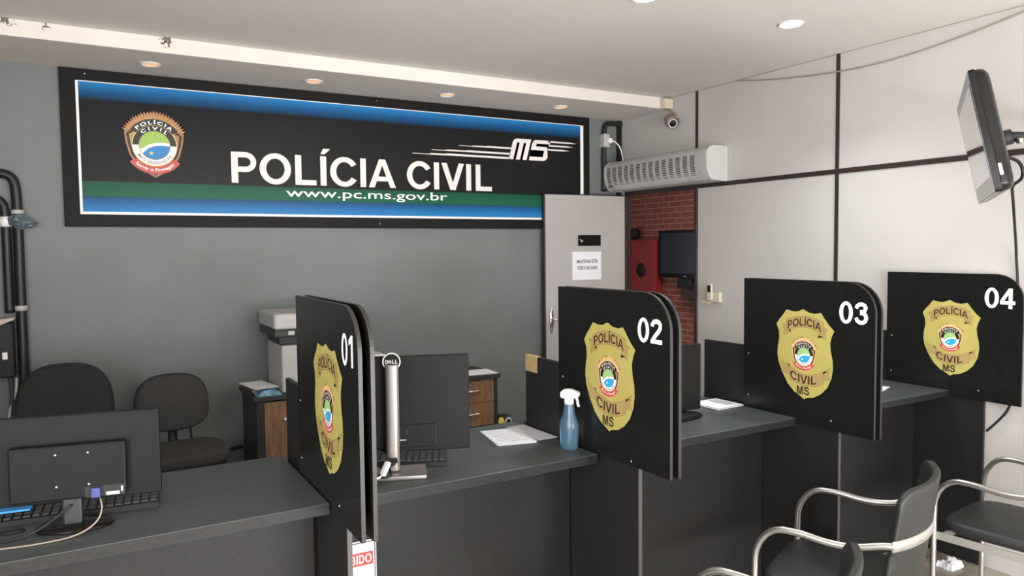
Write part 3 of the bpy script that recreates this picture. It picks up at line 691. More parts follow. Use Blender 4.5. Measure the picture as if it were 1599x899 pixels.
mb = MB(); mb.pillow(superell(.06, .10, 2.3), .026, .012, 'black_plastic', mx=Matrix.Translation((.01, 2.435, DZ + .014)) @ Matrix.Rotation(R_(70), 4, 'Z'), bulge=.004)
mb = MB(); mb.box(-.042, .042, -.02, .02, 0, .006, 'cyanpad', bev=.001, mx=Matrix.Translation((-.195, 2.535, DZ + .0355)) @ Matrix.Rotation(R_(-6), 4, 'Z'))
tag(mb.build('memo_pad'), 'small bright blue memo pad lying on the left keyboard', 'notepad')

# monitor 2 with the silver column
m2 = thing('monitor', 'black monitor seen from behind on a silver column beside panel 01', 'monitor', (0.90, 2.38, DZ), R_(-21))
MB().box(-.215, .268, .035, .06, .07, .405, 'mon_back', bev=.004).build('back_shell', m2)
MB().box(-.210, .263, .0602, .062, .085, .40, 'screen').build('screen', m2)
mb = MB(); mb.box(.02, .15, .032, .0352, .085, .165, 'mon_back', bev=.002); mb.box(.045, .052, .0305, .033, .13, .15, 'black_matte'); mb.box(.147, .15, .031, .033, .09, .165, 'black_matte'); mb.box(.01, .045, .031, .033, .11, .114, 'silver'); mb.build('port_cover', m2)
mb = MB()
for k_ in range(2): pass
mb.pillow(rrect(.046, .036, .016), .365, .003, 'silver', mx=Matrix.Translation((0, 0, .2000))); mb.box(-.014, .014, -.0195, -.0175, .05, .065, 'black_matte'); mb.build('stand_column', m2)
MB().box(-.02, .02, .01, .04, .25, .35, 'silver', bev=.003).build('tilt_head', m2)
mb = MB(); mb.pillow(rrect(.225, .135, .008), .014, .004, 'silver', mx=Matrix.Translation((0.0, 0, .0072))); mb.build('foot', m2)
mb = MB(); LMx = Matrix.Translation((0, -.012, .392)) @ Matrix.Rotation(PI / 2, 4, 'X')
mb.prism(arcband(0, 0, 0, .031, 0, 359.9, 36)[:37], .0012, 'mon_back', mx=Matrix.Translation((0, .014, 0)) @ LMx)
fm = lambda u, v, l: Vector((u, -.013 + .014 - .0004 * l, .392 + v))
for q4 in ell(0, 0, .031, .031, .0268, .0268): mb.flat2d(q4, 'logo_white', fm, 2)
glyph_text(mb, 'D', 'logo_white', fm, 2, -.0205, -.0105, -.0065, .0065); glyph_text(mb, 'LL', 'logo_white', fm, 2, .003, .0205, -.0065, .0065)
e_ = (-.0045, 0); ca, sa = math.cos(R_(38)), math.sin(R_(38))
for r4 in ((-.006, .006, -.0065, -.0042), (-.006, .006, -.0012, .0012), (-.006, .006, .0042, .0065), (-.006, -.0035, -.0042, .0042)):
    mb.flat2d([(e_[0] + .8 * (x * ca - y * sa), .8 * (x * sa + y * ca)) for x, y in ((r4[0], r4[2]), (r4[1], r4[2]), (r4[1], r4[3]), (r4[0], r4[3]))], 'logo_white', fm, 2)
mb.build('round_logo', m2)
mb = MB()
mb.tube([(.78, 2.47, 1.02), (.83, 2.42, .99), (.885, 2.40, .965)], .004, 'black_matte', n=6, smooth_path=2)
for p in ([(.79, 2.40, .912), (.83, 2.36, .95), (.86, 2.345, .925), (.89, 2.345, .945)], [(.80, 2.33, .912), (.84, 2.315, .925), (.87, 2.33, .955), (.90, 2.345, .95)], [(.78, 2.38, .93), (.83, 2.35, .965), (.875, 2.35, .96), (.895, 2.35, .94)], [(.80, 2.36, .914), (.84, 2.30, .915), (.87, 2.32, .914), (.875, 2.35, .93)]):
    mb.tube(p, .0042, 'black_matte', n=6, smooth_path=2)
mb.box(-.026, .026, -.010, .010, -.008, .008, 'bright_white', bev=.004, mx=Matrix.Translation((.850, 2.325, .938)) @ Matrix.Rotation(R_(30), 4, 'Z') @ Matrix.Rotation(R_(-50), 4, 'Y'))
mb.tube([(.838, 2.322, .92), (.82, 2.31, .914), (.78, 2.32, .914)], .004, 'bright_white', n=6, smooth_path=2)
tag(mb.build('cable_bundle'), 'tangle of black cables with a white plug beside the silver monitor stand', 'cable')
keyboard('black keyboard behind the silver monitor foot', .935, 2.535, R_(-25), .43)

# monitor 3 behind panel 02
m3 = thing('monitor', 'dark monitor mostly hidden behind panel 02, on a broad oval foot', 'monitor', (2.22, 2.50, DZ), R_(-3))
MB().box(-.26, .245, .03, .055, .02, .325, 'mon_back', bev=.004).build('back_shell', m3)
MB().box(-.255, .24, .0552, .057, .04, .318, 'screen').build('screen', m3)
MB().box(-.035, .035, -.01, .03, .008, .16, 'black_plastic', bev=.006).build('stand_column', m3)
mb = MB(); mb.lathe([(.0001, 0), (.125, 0), (.13, .006), (.115, .018), (.05, .024), (.0001, .025)], 'mon_back', n=36, sx=1.7, sy=.62); mb.build('foot', m3)

# papers on the desks
def sheet_stack(name, label, cx, cy, z, w_, l_, rz, n_=4, k='paper', group=None, lines=True):
    t = thing(name, label, 'papers', (cx, cy, z), rz, group)
    for j in range(n_):
        a = random.uniform(-3, 3) if j else 0; dx, dy = (random.uniform(-.008, .008), random.uniform(-.008, .008)) if j else (0, 0)
        MB().box(-w_ / 2, w_ / 2, -l_ / 2, l_ / 2, .0002 + (n_ - 1 - j) * .0016, .0012 + (n_ - 1 - j) * .0016, k, mx=Matrix.Translation((dx, dy, 0)) @ Matrix.Rotation(R_(a), 4, 'Z')).build('sheet', t)
    if lines:
        mb = MB(); zt = .0015 + (n_ - 1) * .0016
        for q in range(9):
            y = l_ * .36 - q * l_ * .085
            mb.box(-w_ * .4, w_ * .4 - random.uniform(0, w_ * .3), y - .0018, y + .0018, zt - .0004, zt + .0001, 'inkgrey')
        mb.build('printed_lines', t)
    return t
t = sheet_stack('paper_stack', 'white printed form lying on the desk beside the spray bottle', 1.490, 2.615, DZ, .16, .24, R_(-10), 3)
t = sheet_stack('paper_sheet', 'grey printed sheet between the white form and panel 02', 1.607, 2.625, DZ, .09, .26, R_(2), 2, 'paper_grey', lines=False)
t = sheet_stack('paper_stack', 'white papers with a small dark print on the desk left of panel 03', 2.655, 2.60, DZ, .17, .17, R_(2), 6, lines=False)
MB().box(.0, .06, -.055, .06, .010, .0102, 'inkgrey', mx=Matrix()).build('printed_block', t)
sheet_stack('paper_sheet', 'small white paper corner showing right of panel 03', 3.69, 2.44, DZ, .16, .08, R_(20), 1, lines=False)

# spray bottle
sb = thing('spray_bottle', 'translucent blue spray bottle with white trigger standing on desk edge', 'bottle', (1.597, 2.33, DZ), R_(-55))
mb = MB(); mb.lathe([(.0001, .001), (.031, .001), (.034, .006), (.036, .04), (.038, .085), (.0375, .098), (.033, .113), (.026, .130), (.0215, .150), (.0195, .172), (.0175, .178), (.0001, .178)], 'bottle_liquid', n=28, sx=1.0, sy=.82); mb.build('body', sb)
mb = MB(); mb.lathe([(.0001, .176), (.0185, .176), (.0185, .198), (.0001, .198)], 'white_plastic', n=20); mb.build('collar', sb)
mb = MB()
pr = [(-.030, .198), (.018, .198), (.040, .205), (.043, .222), (.034, .226), (.006, .235), (-.020, .232), (-.034, .218)]
mb.prism(pr, .026, 'white_plastic', mx=Matrix(((1, 0, 0, 0), (0, 0, -1, .013), (0, 1, 0, 0), (0, 0, 0, 1))), bev=.003)
mb.tube([(.026, 0, .206), (.034, 0, .195), (.035, 0, .18), (.040, 0, .168)], .0055, 'white_plastic', n=8, smooth_path=1); mb.build('trigger_head', sb)
mb = MB(); mb.tube([(0, 0, .012), (.004, 0, .18)], .0025, 'white_plastic', n=6); mb.build('dip_tube', sb)

# red and white sign fixed on the front panel of the second desk
pg = thing('notice_plate', 'white plate with black border and red band low beside panel 01', 'sign', (.74, 2.40, .45))
mb = MB(); mb.box(.664, .838, 2.3955, 2.3995, .42, .682, 'paper', bev=.001); mb.build('plate', pg, True)
fp = lambda u, v, l: Vector((u, 2.3952 - l * .0003, v))
mb = MB(); q0, q1, q2, q3 = .6645, .834, .424, .678
for a, b_, c, d_ in ((q0, q1, q3 - .0035, q3), (q0, q1, q2, q2 + .0035), (q0, q0 + .0035, q2, q3), (q1 - .0035, q1, q2, q3)): mb.flat2d([(a, c), (b_, c), (b_, d_), (a, d_)], 'ink', fp, 1)
mb.build('border', pg, True)
mb = MB(); mb.flat2d([(.6655, .597), (.826, .597), (.826, .642), (.6655, .642)], 'red', fp, 1); glyph_text(mb, 'PROIBIDO', 'bright_white', fp, 2, .667, .8205, .604, .635); mb.build('red_band', pg, True)

# ================================================================== OFFICE CHAIRS
def office_chair(label, x, y, rz, k, bw, bh, zb0, zs, sw=.46):
    t = thing('office_chair', label, 'chair', (x, y, 0), rz)          # local -y is the front
    mb = MB(); mb.pillow(superell(sw, .43, 3.2), .07, .03, k, mx=Matrix.Translation((0, -.05, zs - .035)), bulge=.008); mb.build('seat', t)
    mb = MB(); mb.pillow(superell(sw * .93, .39, 3.0), .035, .012, 'black_matte', mx=Matrix.Translation((0, -.04, zs - .085))); mb.build('seat_shell', t)
    ol = [(px * (1 - .10 * py / bh), py) for px, py in superell(bw, bh, 2.7, 48)]
    BM = Matrix.Translation((0, .22, zb0 + bh / 2)) @ Matrix.Rotation(R_(-8), 4, 'X') @ Matrix.Rotation(PI / 2, 4, 'X')
    mb = MB(); mb.pillow(ol, .055, .024, k, mx=BM, bulge=.008); mb.build('backrest', t)
    mb = MB(); mb.pillow([(px * 1.03, py * 1.03) for px, py in ol], .022, .01, 'black_matte', mx=Matrix.Translation((0, .028, 0)) @ BM); mb.build('back_shell', t)
    mb = MB(); mb.tube([(-.0, .02, zs - .10), (0, .20, zs - .11), (0, .265, zs - .03), (0, .265, zb0 + .12)], .016, 'black_matte', n=8, smooth_path=2, flat=(1, 1.6)); mb.tube([(.09, .20, zs - .02), (.09, .24, zb0 + .03)], .006, 'black_matte', n=6); mb.build('back_bracket', t)
    mb = MB(); mb.lathe([(.0001, .09), (.028, .09), (.028, .22), (.02, .225), (.02, zs - .10), (.0001, zs - .10)], 'black_matte', n=16); mb.box(-.09, .09, -.09, .08, zs - .13, zs - .10, 'black_matte', bev=.006); mb.build('gas_column', t)
    for i in range(5):
        a = R_(72 * i + 18); c, s_ = math.cos(a), math.sin(a)
        mb = MB(); mb.tube([(0.02 * c, .02 * s_, .105), (.15 * c, .15 * s_, .095), (.28 * c, .28 * s_, .065)], [.02, .017, .013], 'black_matte', n=8); l = mb.build('base_leg', t)
        mb = MB(); mb.lathe([(.0001, -.022), (.02, -.022), (.027, -.015), (.027, .015), (.02, .022), (.0001, .022)], 'black_plastic', n=16, mx=Matrix.Translation((.28 * c, .28 * s_, .0275)) @ Matrix.Rotation(a, 4, 'Z') @ Matrix.Rotation(PI / 2, 4, 'X')); mb.build('caster', l)
    return t
office_chair('charcoal office chair with empty seat, left of the wooden cabinet', .435, 4.40, R_(4), 'fabric_grey', .385, .32, .645, .605)
office_chair('large black office chair behind the far left monitor', -.115, 4.30, R_(-3), 'fabric', .44, .46, .62, .52, .48)

# ================================================================== CABINETS AND PRINTER BY THE BACK WALL
cb = thing('storage_cabinet', 'low dark cabinet with brown wooden door carrying the printer', 'cabinet', (1.18, 4.75, 0))
mb = MB(); x0, x1, y0, y1 = .862, 1.50, 4.52, 4.97
mb.box(x0, x0 + .02, y0, y1, 0, .775, 'dark_wood', bev=.001); mb.box(x1 - .02, x1, y0, y1, 0, .775, 'dark_wood', bev=.001); mb.box(x0 + .02, x1 - .02, y1 - .01, y1, .02, .775, 'dark_wood'); mb.box(x0 + .02, x1 - .02, y0 + .02, y1 - .01, .0, .06, 'dark_wood'); mb.box(x0 + .02, x0 + .045, y0 + .001, y0 + .02, .06, .775, 'dark_wood'); mb.build('body', cb, True)
MB().box(x0 - .02, x1 + .01, y0 - .015, y1 + .005, .775, .803, 'dark_wood', bev=.004).build('cabinet_top', cb, True)
for a, b_ in ((x0 + .045, 1.185), (1.19, x1 - .022)):
    dd = MB().box(a, b_, y0 - .002, y0 + .016, .065, .765, 'wood', bev=.0015).build('cabinet_door', cb, True)
    hxx = b_ - .16 if a < 1 else a + .03
    MB().lathe([(.0001, 0), (.006, 0), (.006, .015), (.014, .02), (.014, .028), (.0001, .03)], 'chrome', n=16, mx=Matrix.Translation((1.022 if a < 1 else hxx, y0 - .002, .655)) @ Matrix.Rotation(PI / 2, 4, 'X')).build('door_knob', dd, True)
pr_ = thing('printer', 'white and black office printer standing on the wooden cabinet', 'printer', (1.24, 4.72, .803))
mb = MB(); mb.box(1.02, 1.47, 4.54, 4.93, .806, 1.095, 'aged_white', bev=.012, seg=3); mb.box(1.03, 1.46, 4.541, 4.93, .804, .83, 'dark_grey'); mb.build('body', pr_, True)
mb = MB(); mb.box(1.02, 1.47, 4.60, 4.93, 1.095, 1.15, 'black_plastic', bev=.004); mb.box(1.43, 1.47, 4.54, 4.60, 1.09, 1.15, 'black_plastic', bev=.003); mb.build('output_recess', pr_, True)
mb = MB(); mb.box(.972, 1.50, 4.50, 4.94, 1.150, 1.196, 'black_plastic', bev=.006); mb.build('scanner_base', pr_, True)
mb = MB(); mb.box(.970, 1.50, 4.495, 4.94, 1.196, 1.292, 'aged_white', bev=.018, seg=4, smooth=False); mb.build('scanner_lid', pr_, True)
mb = MB()
fpr = lambda u, v, l: Vector((u, 4.4946 - .0003 * l, v))
mb.flat2d(arcpts(1.027, 1.243, .007, .007, 0, 340, 14), 'inkgrey', fpr, 1)
mb.flat2d([(1.040, 1.239), (1.092, 1.240), (1.092, 1.247), (1.040, 1.246)], 'inkgrey', fpr, 1)
mb.box(1.052, 1.09, 4.499, 4.5005, 1.163, 1.186, 'aged_white'); mb.box(1.09, 1.35, 4.4985, 4.5, 1.16, 1.19, 'black_gloss'); mb.build('front_marks', pr_, True)
mb = MB(); mb.box(1.05, 1.09, 4.5385, 4.5405, .865, .90, 'inkgrey', bev=.0008); mb.build('tray_mark', pr_, True)
# white tray sticking out on the right
mb = MB(); mb.box(1.474, 1.70, 4.60, 4.80, .955, .985, 'white_plastic', bev=.008, seg=3); mb.box(1.474, 1.52, 4.62, 4.78, .88, .955, 'white_plastic'); mb.build('side_tray', pr_, True)
# papers and plastic on the cabinet
pl = thing('plastic_sleeve', 'crumpled blue and white plastic under papers on the wooden cabinet', 'plastic bag', (.92, 4.66, .803))
def crumple(mb, cx, cy, z, w_, l_, h, k, seed, nx=12, ny=10):
    rnd = random.Random(seed); b = bmesh.new(); vs = []
    for j in range(ny):
        for i in range(nx):
            u, v = i / (nx - 1) - .5, j / (ny - 1) - .5; e = max(abs(u), abs(v)) * 2
            vs.append(b.verts.new((cx + u * w_ + rnd.uniform(-.3, .3) * w_ / nx, cy + v * l_ + rnd.uniform(-.3, .3) * l_ / ny, z + h * (1 - e ** 3) * rnd.uniform(.4, 1))))
    for j in range(ny - 1):
        for i in range(nx - 1): b.faces.new((vs[j * nx + i], vs[j * nx + i + 1], vs[(j + 1) * nx + i + 1], vs[(j + 1) * nx + i]))
    r = bmesh.ops.extrude_face_region(b, geom=b.faces[:])
    for v in r['geom']:
        if isinstance(v, bmesh.types.BMVert): v.co.z = z
    bmesh.ops.recalc_face_normals(b, faces=b.faces[:])
    mb._merge(b, k, False)
mb = MB(); crumple(mb, .945, 4.60, .8035, .15, .16, .035, 'bluebag', 3); crumple(mb, .915, 4.66, .8035, .09, .14, .03, 'aged_white', 4); mb.build('sleeve_body', pl, True)
sheet_stack('paper_stack', 'tilted white papers lying on plastic on the wooden cabinet', .912, 4.70, .842, .14, .27, R_(10), 4, lines=False)

dc = thing('drawer_cabinet', 'dark drawer cabinet with two brown drawers by the back wall', 'cabinet', (2.28, 4.75, 0))
x0, x1, y0, y1 = 2.05, 2.513, 4.56, 4.97
mb = MB(); mb.box(x0, x0 + .022, y0, y1, 0, .755, 'dark_wood', bev=.001); mb.box(x1 - .03, x1, y0, y1, 0, .755, 'dark_wood', bev=.001); mb.box(x0 + .022, x1 - .03, y1 - .012, y1, 0, .755, 'dark_wood'); mb.box(x0 + .022, x1 - .03, y0 + .012, y1 - .012, .0, .40, 'dark_wood'); mb.build('body', dc, True)
MB().box(x0 - .01, x1 + .018, y0 - .018, y1 + .005, .755, .785, 'dark_wood', bev=.004).build('cabinet_top', dc, True)
for z0, z1 in ((.595, .752), (.43, .592)):
    dr = MB().box(x0 + .025, x1 - .032, y0 - .002, y0 + .016, z0, z1, 'wood', bev=.0015).build('drawer', dc, True)
    mb = MB(); zc = (z0 + z1) / 2 + .01; mb.tube([(2.24, y0 - .002, zc), (2.24, y0 - .028, zc), (2.37, y0 - .028, zc), (2.37, y0 - .002, zc)], .0065, 'chrome', n=8); mb.build('drawer_handle', dr, True)
sheet_stack('paper_stack', 'white papers on top of the drawer cabinet', 2.40, 4.66, .785, .24, .20, R_(-5), 5, lines=False)

bg = thing('shoulder_bag', 'dark bag with yellow patch and pale ring beside the drawer cabinet', 'bag', (2.63, 4.66, 0))
mb = MB(); mb.pillow(superell(.17, .46, 3.0), .12, .05, 'fabric', mx=Matrix.Translation((2.625, 4.68, .231)) @ Matrix.Rotation(PI / 2, 4, 'X')); mb.build('bag_body', bg, True)
mb = MB(); mb.pillow(superell(.05, .10, 3.0), .02, .009, 'yellow', mx=Matrix.Translation((2.575, 4.625, .40)) @ Matrix.Rotation(PI / 2, 4, 'X')); mb.build('yellow_patch', bg, True)
mb = MB(); mb.tube([(2.63 + .024 * math.cos(a * PI / 9), 4.612, .415 + .026 * math.sin(a * PI / 9)) for a in range(19)], .008, 'aged_white', n=8); mb.build('pale_ring', bg, True)

# small wall socket and cable low on the grey wall
ws = thing('wall_socket', 'small white socket low on grey wall right of the charcoal chair', 'socket', (.54, YB, .37))
mb = MB(); mb.box(.525, .61, 5.022, 5.04, .345, .40, 'aged_white', bev=.004); mb.build('faceplate', ws, True)
mb = MB(); mb.box(.55, .585, 5.019, 5.0225, .357, .388, 'dark_grey', bev=.002); mb.build('socket_insert', ws, True)
mb = MB(); mb.tube([(.60, 5.025, .375), (.66, 5.02, .385), (.76, 5.02, .385), (.85, 5.015, .40), (.85, 4.99, .40)], .011, 'black_matte', n=8, smooth_path=1)
tag(mb.build('power_cable'), 'black cable from the low wall socket towards the wooden cabinet', 'cable')

# ================================================================== CONDUITS ON THE BACK WALL, LEFT
def conduit(label, pts, r, couplings):
    t = thing('conduit_pipe', label, 'pipe', (pts[-1][0], YB, 0), group=None)
    mb = MB(); mb.tube(pts, r, 'pipe', n=14, smooth_path=2); mb.build('pipe', t, True)
    for (x, z, k, h) in couplings:
        mb = MB(); mb.lathe([(.0001, -h), (r + .004, -h), (r + .006, 0), (r + .004, h), (.0001, h)], k, n=16, mx=Matrix.Translation((x, 5.002, z))); mb.build('coupling', t, True)
    return t
conduit('outer black conduit bending left at top, right of the shorter one', [(-1.79, 5.002, 2.118), (-.60, 5.002, 2.118), (-.40, 5.002, 2.118), (-.318, 5.002, 2.10), (-.305, 5.002, 2.0), (-.305, 5.002, 1.8), (-.31, 5.002, .3), (-.31, 5.002, 0.02)], .026, [(-.305, 1.90, 'aged_white', .012), (-.308, 1.36, 'aged_white', .014)])
conduit('inner black conduit with white coupling nearest the left photo edge', [(-1.79, 5.002, 1.99), (-.60, 5.002, 1.99), (-.44, 5.002, 1.985), (-.372, 5.002, 1.96), (-.362, 5.002, 1.88), (-.362, 5.002, 1.7), (-.362, 5.002, 1.335)], .024, [(-.362, 1.845, 'bright_white', .028)])
cn = MB(); rw = random.Random(5); bw_ = bmesh.new(); bmesh.ops.create_icosphere(bw_, subdivisions=3, radius=1)
for v in bw_.verts:
    q_ = rw.uniform(.72, 1.12); v.co = Vector((v.co.x * .062 * q_, v.co.y * .034 * q_, v.co.z * .045 * q_))
    if v.co.x > .03: v.co.z *= .55; v.co.x *= 1.35
cn._merge(bw_, 'greybag', False, Matrix.Translation((-.288, 4.978, 1.845)) @ Matrix.Rotation(R_(12), 4, 'Y'))
tag(cn.build('plastic_wrap'), 'crumpled bluish plastic tied around the outer black conduit', 'plastic bag')
el = thing('outlet_box', 'dark outlet box with pale sloping lid under the inner conduit', 'socket box', (-.42, YB, 1.0))
mb = MB(); mb.box(-.56, -.345, 4.93, 5.04, .98, 1.285, 'black_matte', bev=.01); mb.build('box_body', el, True)
mb = MB(); mb.prism([(-.60, 1.285), (-.332, 1.315), (-.34, 1.302), (-.40, 1.277), (-.60, 1.265)], .13, 'pinkplate', mx=Matrix(((1, 0, 0, 0), (0, 0, 1, 4.908), (0, 1, 0, 0), (0, 0, 0, 1)))); mb.build('box_lid', el, True)
mb = MB(); mb.box(-.40, -.375, 4.905, 4.93, 1.085, 1.125, 'bright_white', bev=.004); mb.build('white_plug', el, True)
mb = MB(); mb.tube([(-.375, 4.975, .985), (-.365, 4.965, .90), (-.37, 4.96, .80), (-.395, 4.96, .70), (-.40, 4.96, .5), (-.40, 4.97, .05)], .012, 'dark_grey', n=8, smooth_path=2); mb.tube([(-.345, 4.99, .97), (-.345, 4.975, .90), (-.375, 4.955, .82), (-.40, 4.95, .66)], .008, 'aged_white', n=8, smooth_path=2)
tag(mb.build('cable_bundle'), 'grey and white cables hanging below the dark outlet box', 'cable')

# conduit in the right back corner with plug for the air curtain
t = thing('conduit_pipe', 'thin dark conduit in the right back corner with a plugged white socket', 'pipe', (3.805, YB, 2.1))
mb = MB(); mb.tube([(3.985, 5.010, 2.705), (3.86, 5.012, 2.705), (3.815, 5.012, 2.690), (3.803, 5.012, 2.62), (3.803, 5.012, 2.135)], .020, 'pipe', n=12, smooth_path=2); mb.build('pipe', t, True)
mb = MB(); mb.box(3.775, 3.835, 4.972, 5.04, 2.50, 2.61, 'aged_white', bev=.006); mb.build('socket_plate', t, True)
pl = MB(); pl.box(3.805, 3.845, 4.945, 4.975, 2.53, 2.575, 'bright_white', bev=.008); pl.tube([(3.835, 4.952, 2.552), (3.875, 4.94, 2.54), (3.915, 4.93, 2.49), (3.935, 4.93, 2.42), (3.94, 4.93, 2.385)], .006, 'bright_white', n=8, smooth_path=2)
tag(pl.build('power_plug'), 'white plug and cord dropping to the air curtain', 'plug')

# ================================================================== AIR CURTAIN
ac = thing('air_curtain', 'long white louvred air curtain mounted above the doorway', 'air curtain', (3.9, 4.4, 2.13))
XZ = lambda y: Matrix(((1, 0, 0, 0), (0, 0, 1, y), (0, 1, 0, 0), (0, 0, 0, 1)))
prof = [(3.988, 2.132), (3.988, 2.374), (3.86, 2.374)] + [(3.86 - .075 * math.sin(R_(a)), 2.305 + .069 * math.cos(R_(a))) for a in range(15, 91, 15)] + [(3.785, 2.245), (3.795, 2.20), (3.815, 2.158), (3.835, 2.140)]
mb = MB(); mb.prism(prof, 1.064, 'aged_white', mx=XZ(3.90)); mb.build('housing', ac, True)
cap = [(x - .004 if x < 3.97 else x, z + (.003 if z > 2.25 else -.003)) for x, z in prof]
MB().prism(cap, .085, 'aged_white', mx=XZ(3.815)).build('end_cap', ac, True)
MB().prism(cap, .02, 'aged_white', mx=XZ(4.965)).build('end_cap', ac, True)
mb = MB()
# louvre slots: 13 dark columns on the curved front, each with fine bars
front = [(3.790, 2.325), (3.7845, 2.300), (3.7835, 2.275), (3.7835, 2.245), (3.789, 2.222), (3.7935, 2.204)]
y = 3.935
while y < 4.93:
    mb = MB()
    for k_ in range(12):
        z = 2.176 + k_ * .0122; xx = (3.815 - (z - 2.158) * .476 if z < 2.20 else 3.795 - (z - 2.20) * .222 if z < 2.245 else 3.785 + max(0, z - 2.30) * .2) - .0006
        mb.box(xx - .0012, xx + .004, y, y + .044, z, z + .0066, 'dark_louvre' if 'dark_louvre' in M else 'dark_grey')
    mb.build('louvre_slot', ac, True); y += .0745
fa = lambda u, v, l: Vector((3.8095 - l * .0003 - (v - 2.155) * -.0, -u, v))
mb = MB(); mb.box(3.783, 3.7845, 3.83, 3.865, 2.165, 2.198, 'inkgrey'); mb.box(3.8055, 3.812, 4.90, 4.955, 2.164, 2.174, 'ink'); mb.build('rating_label', ac, True)
MB().box(3.86, 3.985, 4.14, 4.98, 2.136, 2.142, 'aged_white').build('mount_plate', ac, True)

# ================================================================== CAMERA, JUNCTION BOX, WIRE, SWITCH
jb = thing('junction_box', 'small cream box at the soffit end above the security camera', 'junction box', (3.96, 4.41, 2.75))
mb = MB(); mb.box(3.90, 3.985, 4.372, 4.426, 2.728, 2.805, 'cream_plastic', bev=.004); mb.build('box_body', jb, True)
MB().box(3.906, 3.978, 4.370, 4.3735, 2.735, 2.798, 'cream_plastic', bev=.001).build('box_lid', jb, True)
cv = thing('security_camera', 'small beige round security camera hanging under cream box', 'camera', (3.93, 4.33, 2.62))
mb = MB(); mb.tube([(3.95, 4.39, 2.728), (3.955, 4.36, 2.70), (3.955, 4.32, 2.68), (3.955, 4.305, 2.655), (3.945, 4.305, 2.63)], .008, 'cctv', n=8, smooth_path=2); mb.build('bracket', cv, True)
dirc = Vector((-1.9, -4.0, -1.75)).normalized(); q = dirc.to_track_quat('Z', 'Y').to_matrix().to_4x4(); CM = Matrix.Translation((3.93, 4.33, 2.615)) @ q
mb = MB(); mb.lathe([(.0001, -.06), (.03, -.06), (.042, -.045), (.044, .02), (.040, .03), (.0001, .03)], 'cctv', n=24, mx=CM); mb.build('housing', cv, True)
mb = MB(); 
cap_ = [(.050 * math.cos(R_(a)), .050 * math.sin(R_(a))) for a in range(0, 181, 12)] + [(.045 * math.cos(R_(a)), .045 * math.sin(R_(a))) for a in range(180, -1, -12)]
mb.prism(cap_, .10, 'cctv', mx=CM @ Matrix.Translation((0, .004, -.055))); mb.build('sun_shield', cv, True)
mb = MB(); mb.lathe([(.0001, .028), (.036, .028), (.037, .034), (.031, .039), (.027, .036), (.0001, .036)], 'aged_white', n=24, mx=CM); lr = mb.build('front_ring', cv, True)
mb = MB(); mb.lathe([(.0001, .030), (.027, .032), (.025, .040), (.014, .042), (.0001, .042)], 'black_gloss', n=20, mx=CM); mb.build('lens', cv, True)
wi = MB(); wi.tube([(3.984, 3.72, 2.815), (3.984, 3.66, 2.806), (3.984, 3.455, 2.766), (3.984, 2.925, 2.707), (3.984, 2.559, 2.705), (3.984, 2.21, 2.739), (3.984, 1.911, 2.787), (3.984, 1.80, 2.815)], .0045, 'wire', n=6, smooth_path=2)
tag(wi.build('hanging_wire'), 'thin pale wire sagging along the top of the white wall', 'wire')
sw = thing('light_switch', 'cream switch plate on the white wall right of the doorway', 'switch', (XR, 4.01, 1.25))
MB().box(3.978, XR, 3.980, 4.055, 1.245, 1.362, 'cream_plastic', bev=.003).build('faceplate', sw, True)
MB().box(3.968, 3.979, 4.005, 4.030, 1.28, 1.325, 'aged_white', bev=.003).build('rocker', sw, True)
rc = thing('remote_control', 'small cream remote in a holder overlapping the light switch', 'remote control', (XR, 3.93, 1.27))
MB().box(3.962, XR - .001, 3.862, 3.972, 1.262, 1.335, 'cream_plastic', bev=.006).build('holder', rc, True)
MB().box(3.945, 3.9615, 3.925, 3.972, 1.275, 1.395, 'cream_plastic', bev=.005).build('remote_body', rc, True)
MB().box(3.9435, 3.9455, 3.933, 3.965, 1.335, 1.385, 'black_matte').build('display', rc, True)

# ================================================================== TV ON THE RIGHT WALL
yaw, tilt = .543, .212
wv = Vector((math.cos(yaw), math.sin(yaw), 0)); nv = Vector((-math.sin(yaw), math.cos(yaw), 0))
uv = Vector((0, 0, math.cos(tilt))) + nv * math.sin(tilt); fv = wv.cross(uv)
if fv.dot(nv) < 0: fv = -fv
ctr = Vector((3.05, 1.632, 2.055))
TW, TH = .85, .433
TM = Matrix(((wv.x, uv.x, fv.x, ctr.x), (wv.y, uv.y, fv.y, ctr.y), (wv.z, uv.z, fv.z, ctr.z), (0, 0, 0, 1)))     # x along width, y up, z out of the screen
tv = thing('wall_television', 'black flat television tilted on a wall arm, seen edge on', 'television', (3.6, 1.6, 2.05))
mb = MB()
mb.prism(rrect(TW, TH, .012), .022, 'black_gloss', mx=TM @ Matrix.Translation((0, 0, -.022)), bev=.003)
mb.build('front_frame', tv, True)
# bulged back
b_out = []
mb = MB(); rings = [(1.0, -.022), (.995, -.036), (.975, -.050), (.92, -.062), (.72, -.072), (.0001, -.074)]
bmv = bmesh.new(); RR = []
ol = rrect(TW, TH, .035, 6)
for q_, z in rings: RR.append([bmv.verts.new((x * q_, y_ * q_, z)) for x, y_ in ol])
for A, B in zip(RR, RR[1:]):
    for j in range(len(A)): bmv.faces.new((A[j], A[(j + 1) % len(A)], B[(j + 1) % len(A)], B[j]))
bmesh.ops.recalc_face_normals(bmv, faces=bmv.faces[:])
mb._merge(bmv, 'black_gloss', True, TM); mb.build('back_shell', tv, True)
MB().box(-TW / 2 + .045, TW / 2 - .045, -TH / 2 + .06, TH / 2 - .045, 0, .0015, 'screen', mx=TM).build('screen', tv, True)
MB().box(-TW / 2 - .0008, -TW / 2 + .002, -TH / 2 + .055, -TH / 2 + .095, -.0345, -.0245, 'bright_white', mx=TM).build('sticker', tv, True)
pb = TM @ Vector((.05, -.02, -.11))
mb = MB()
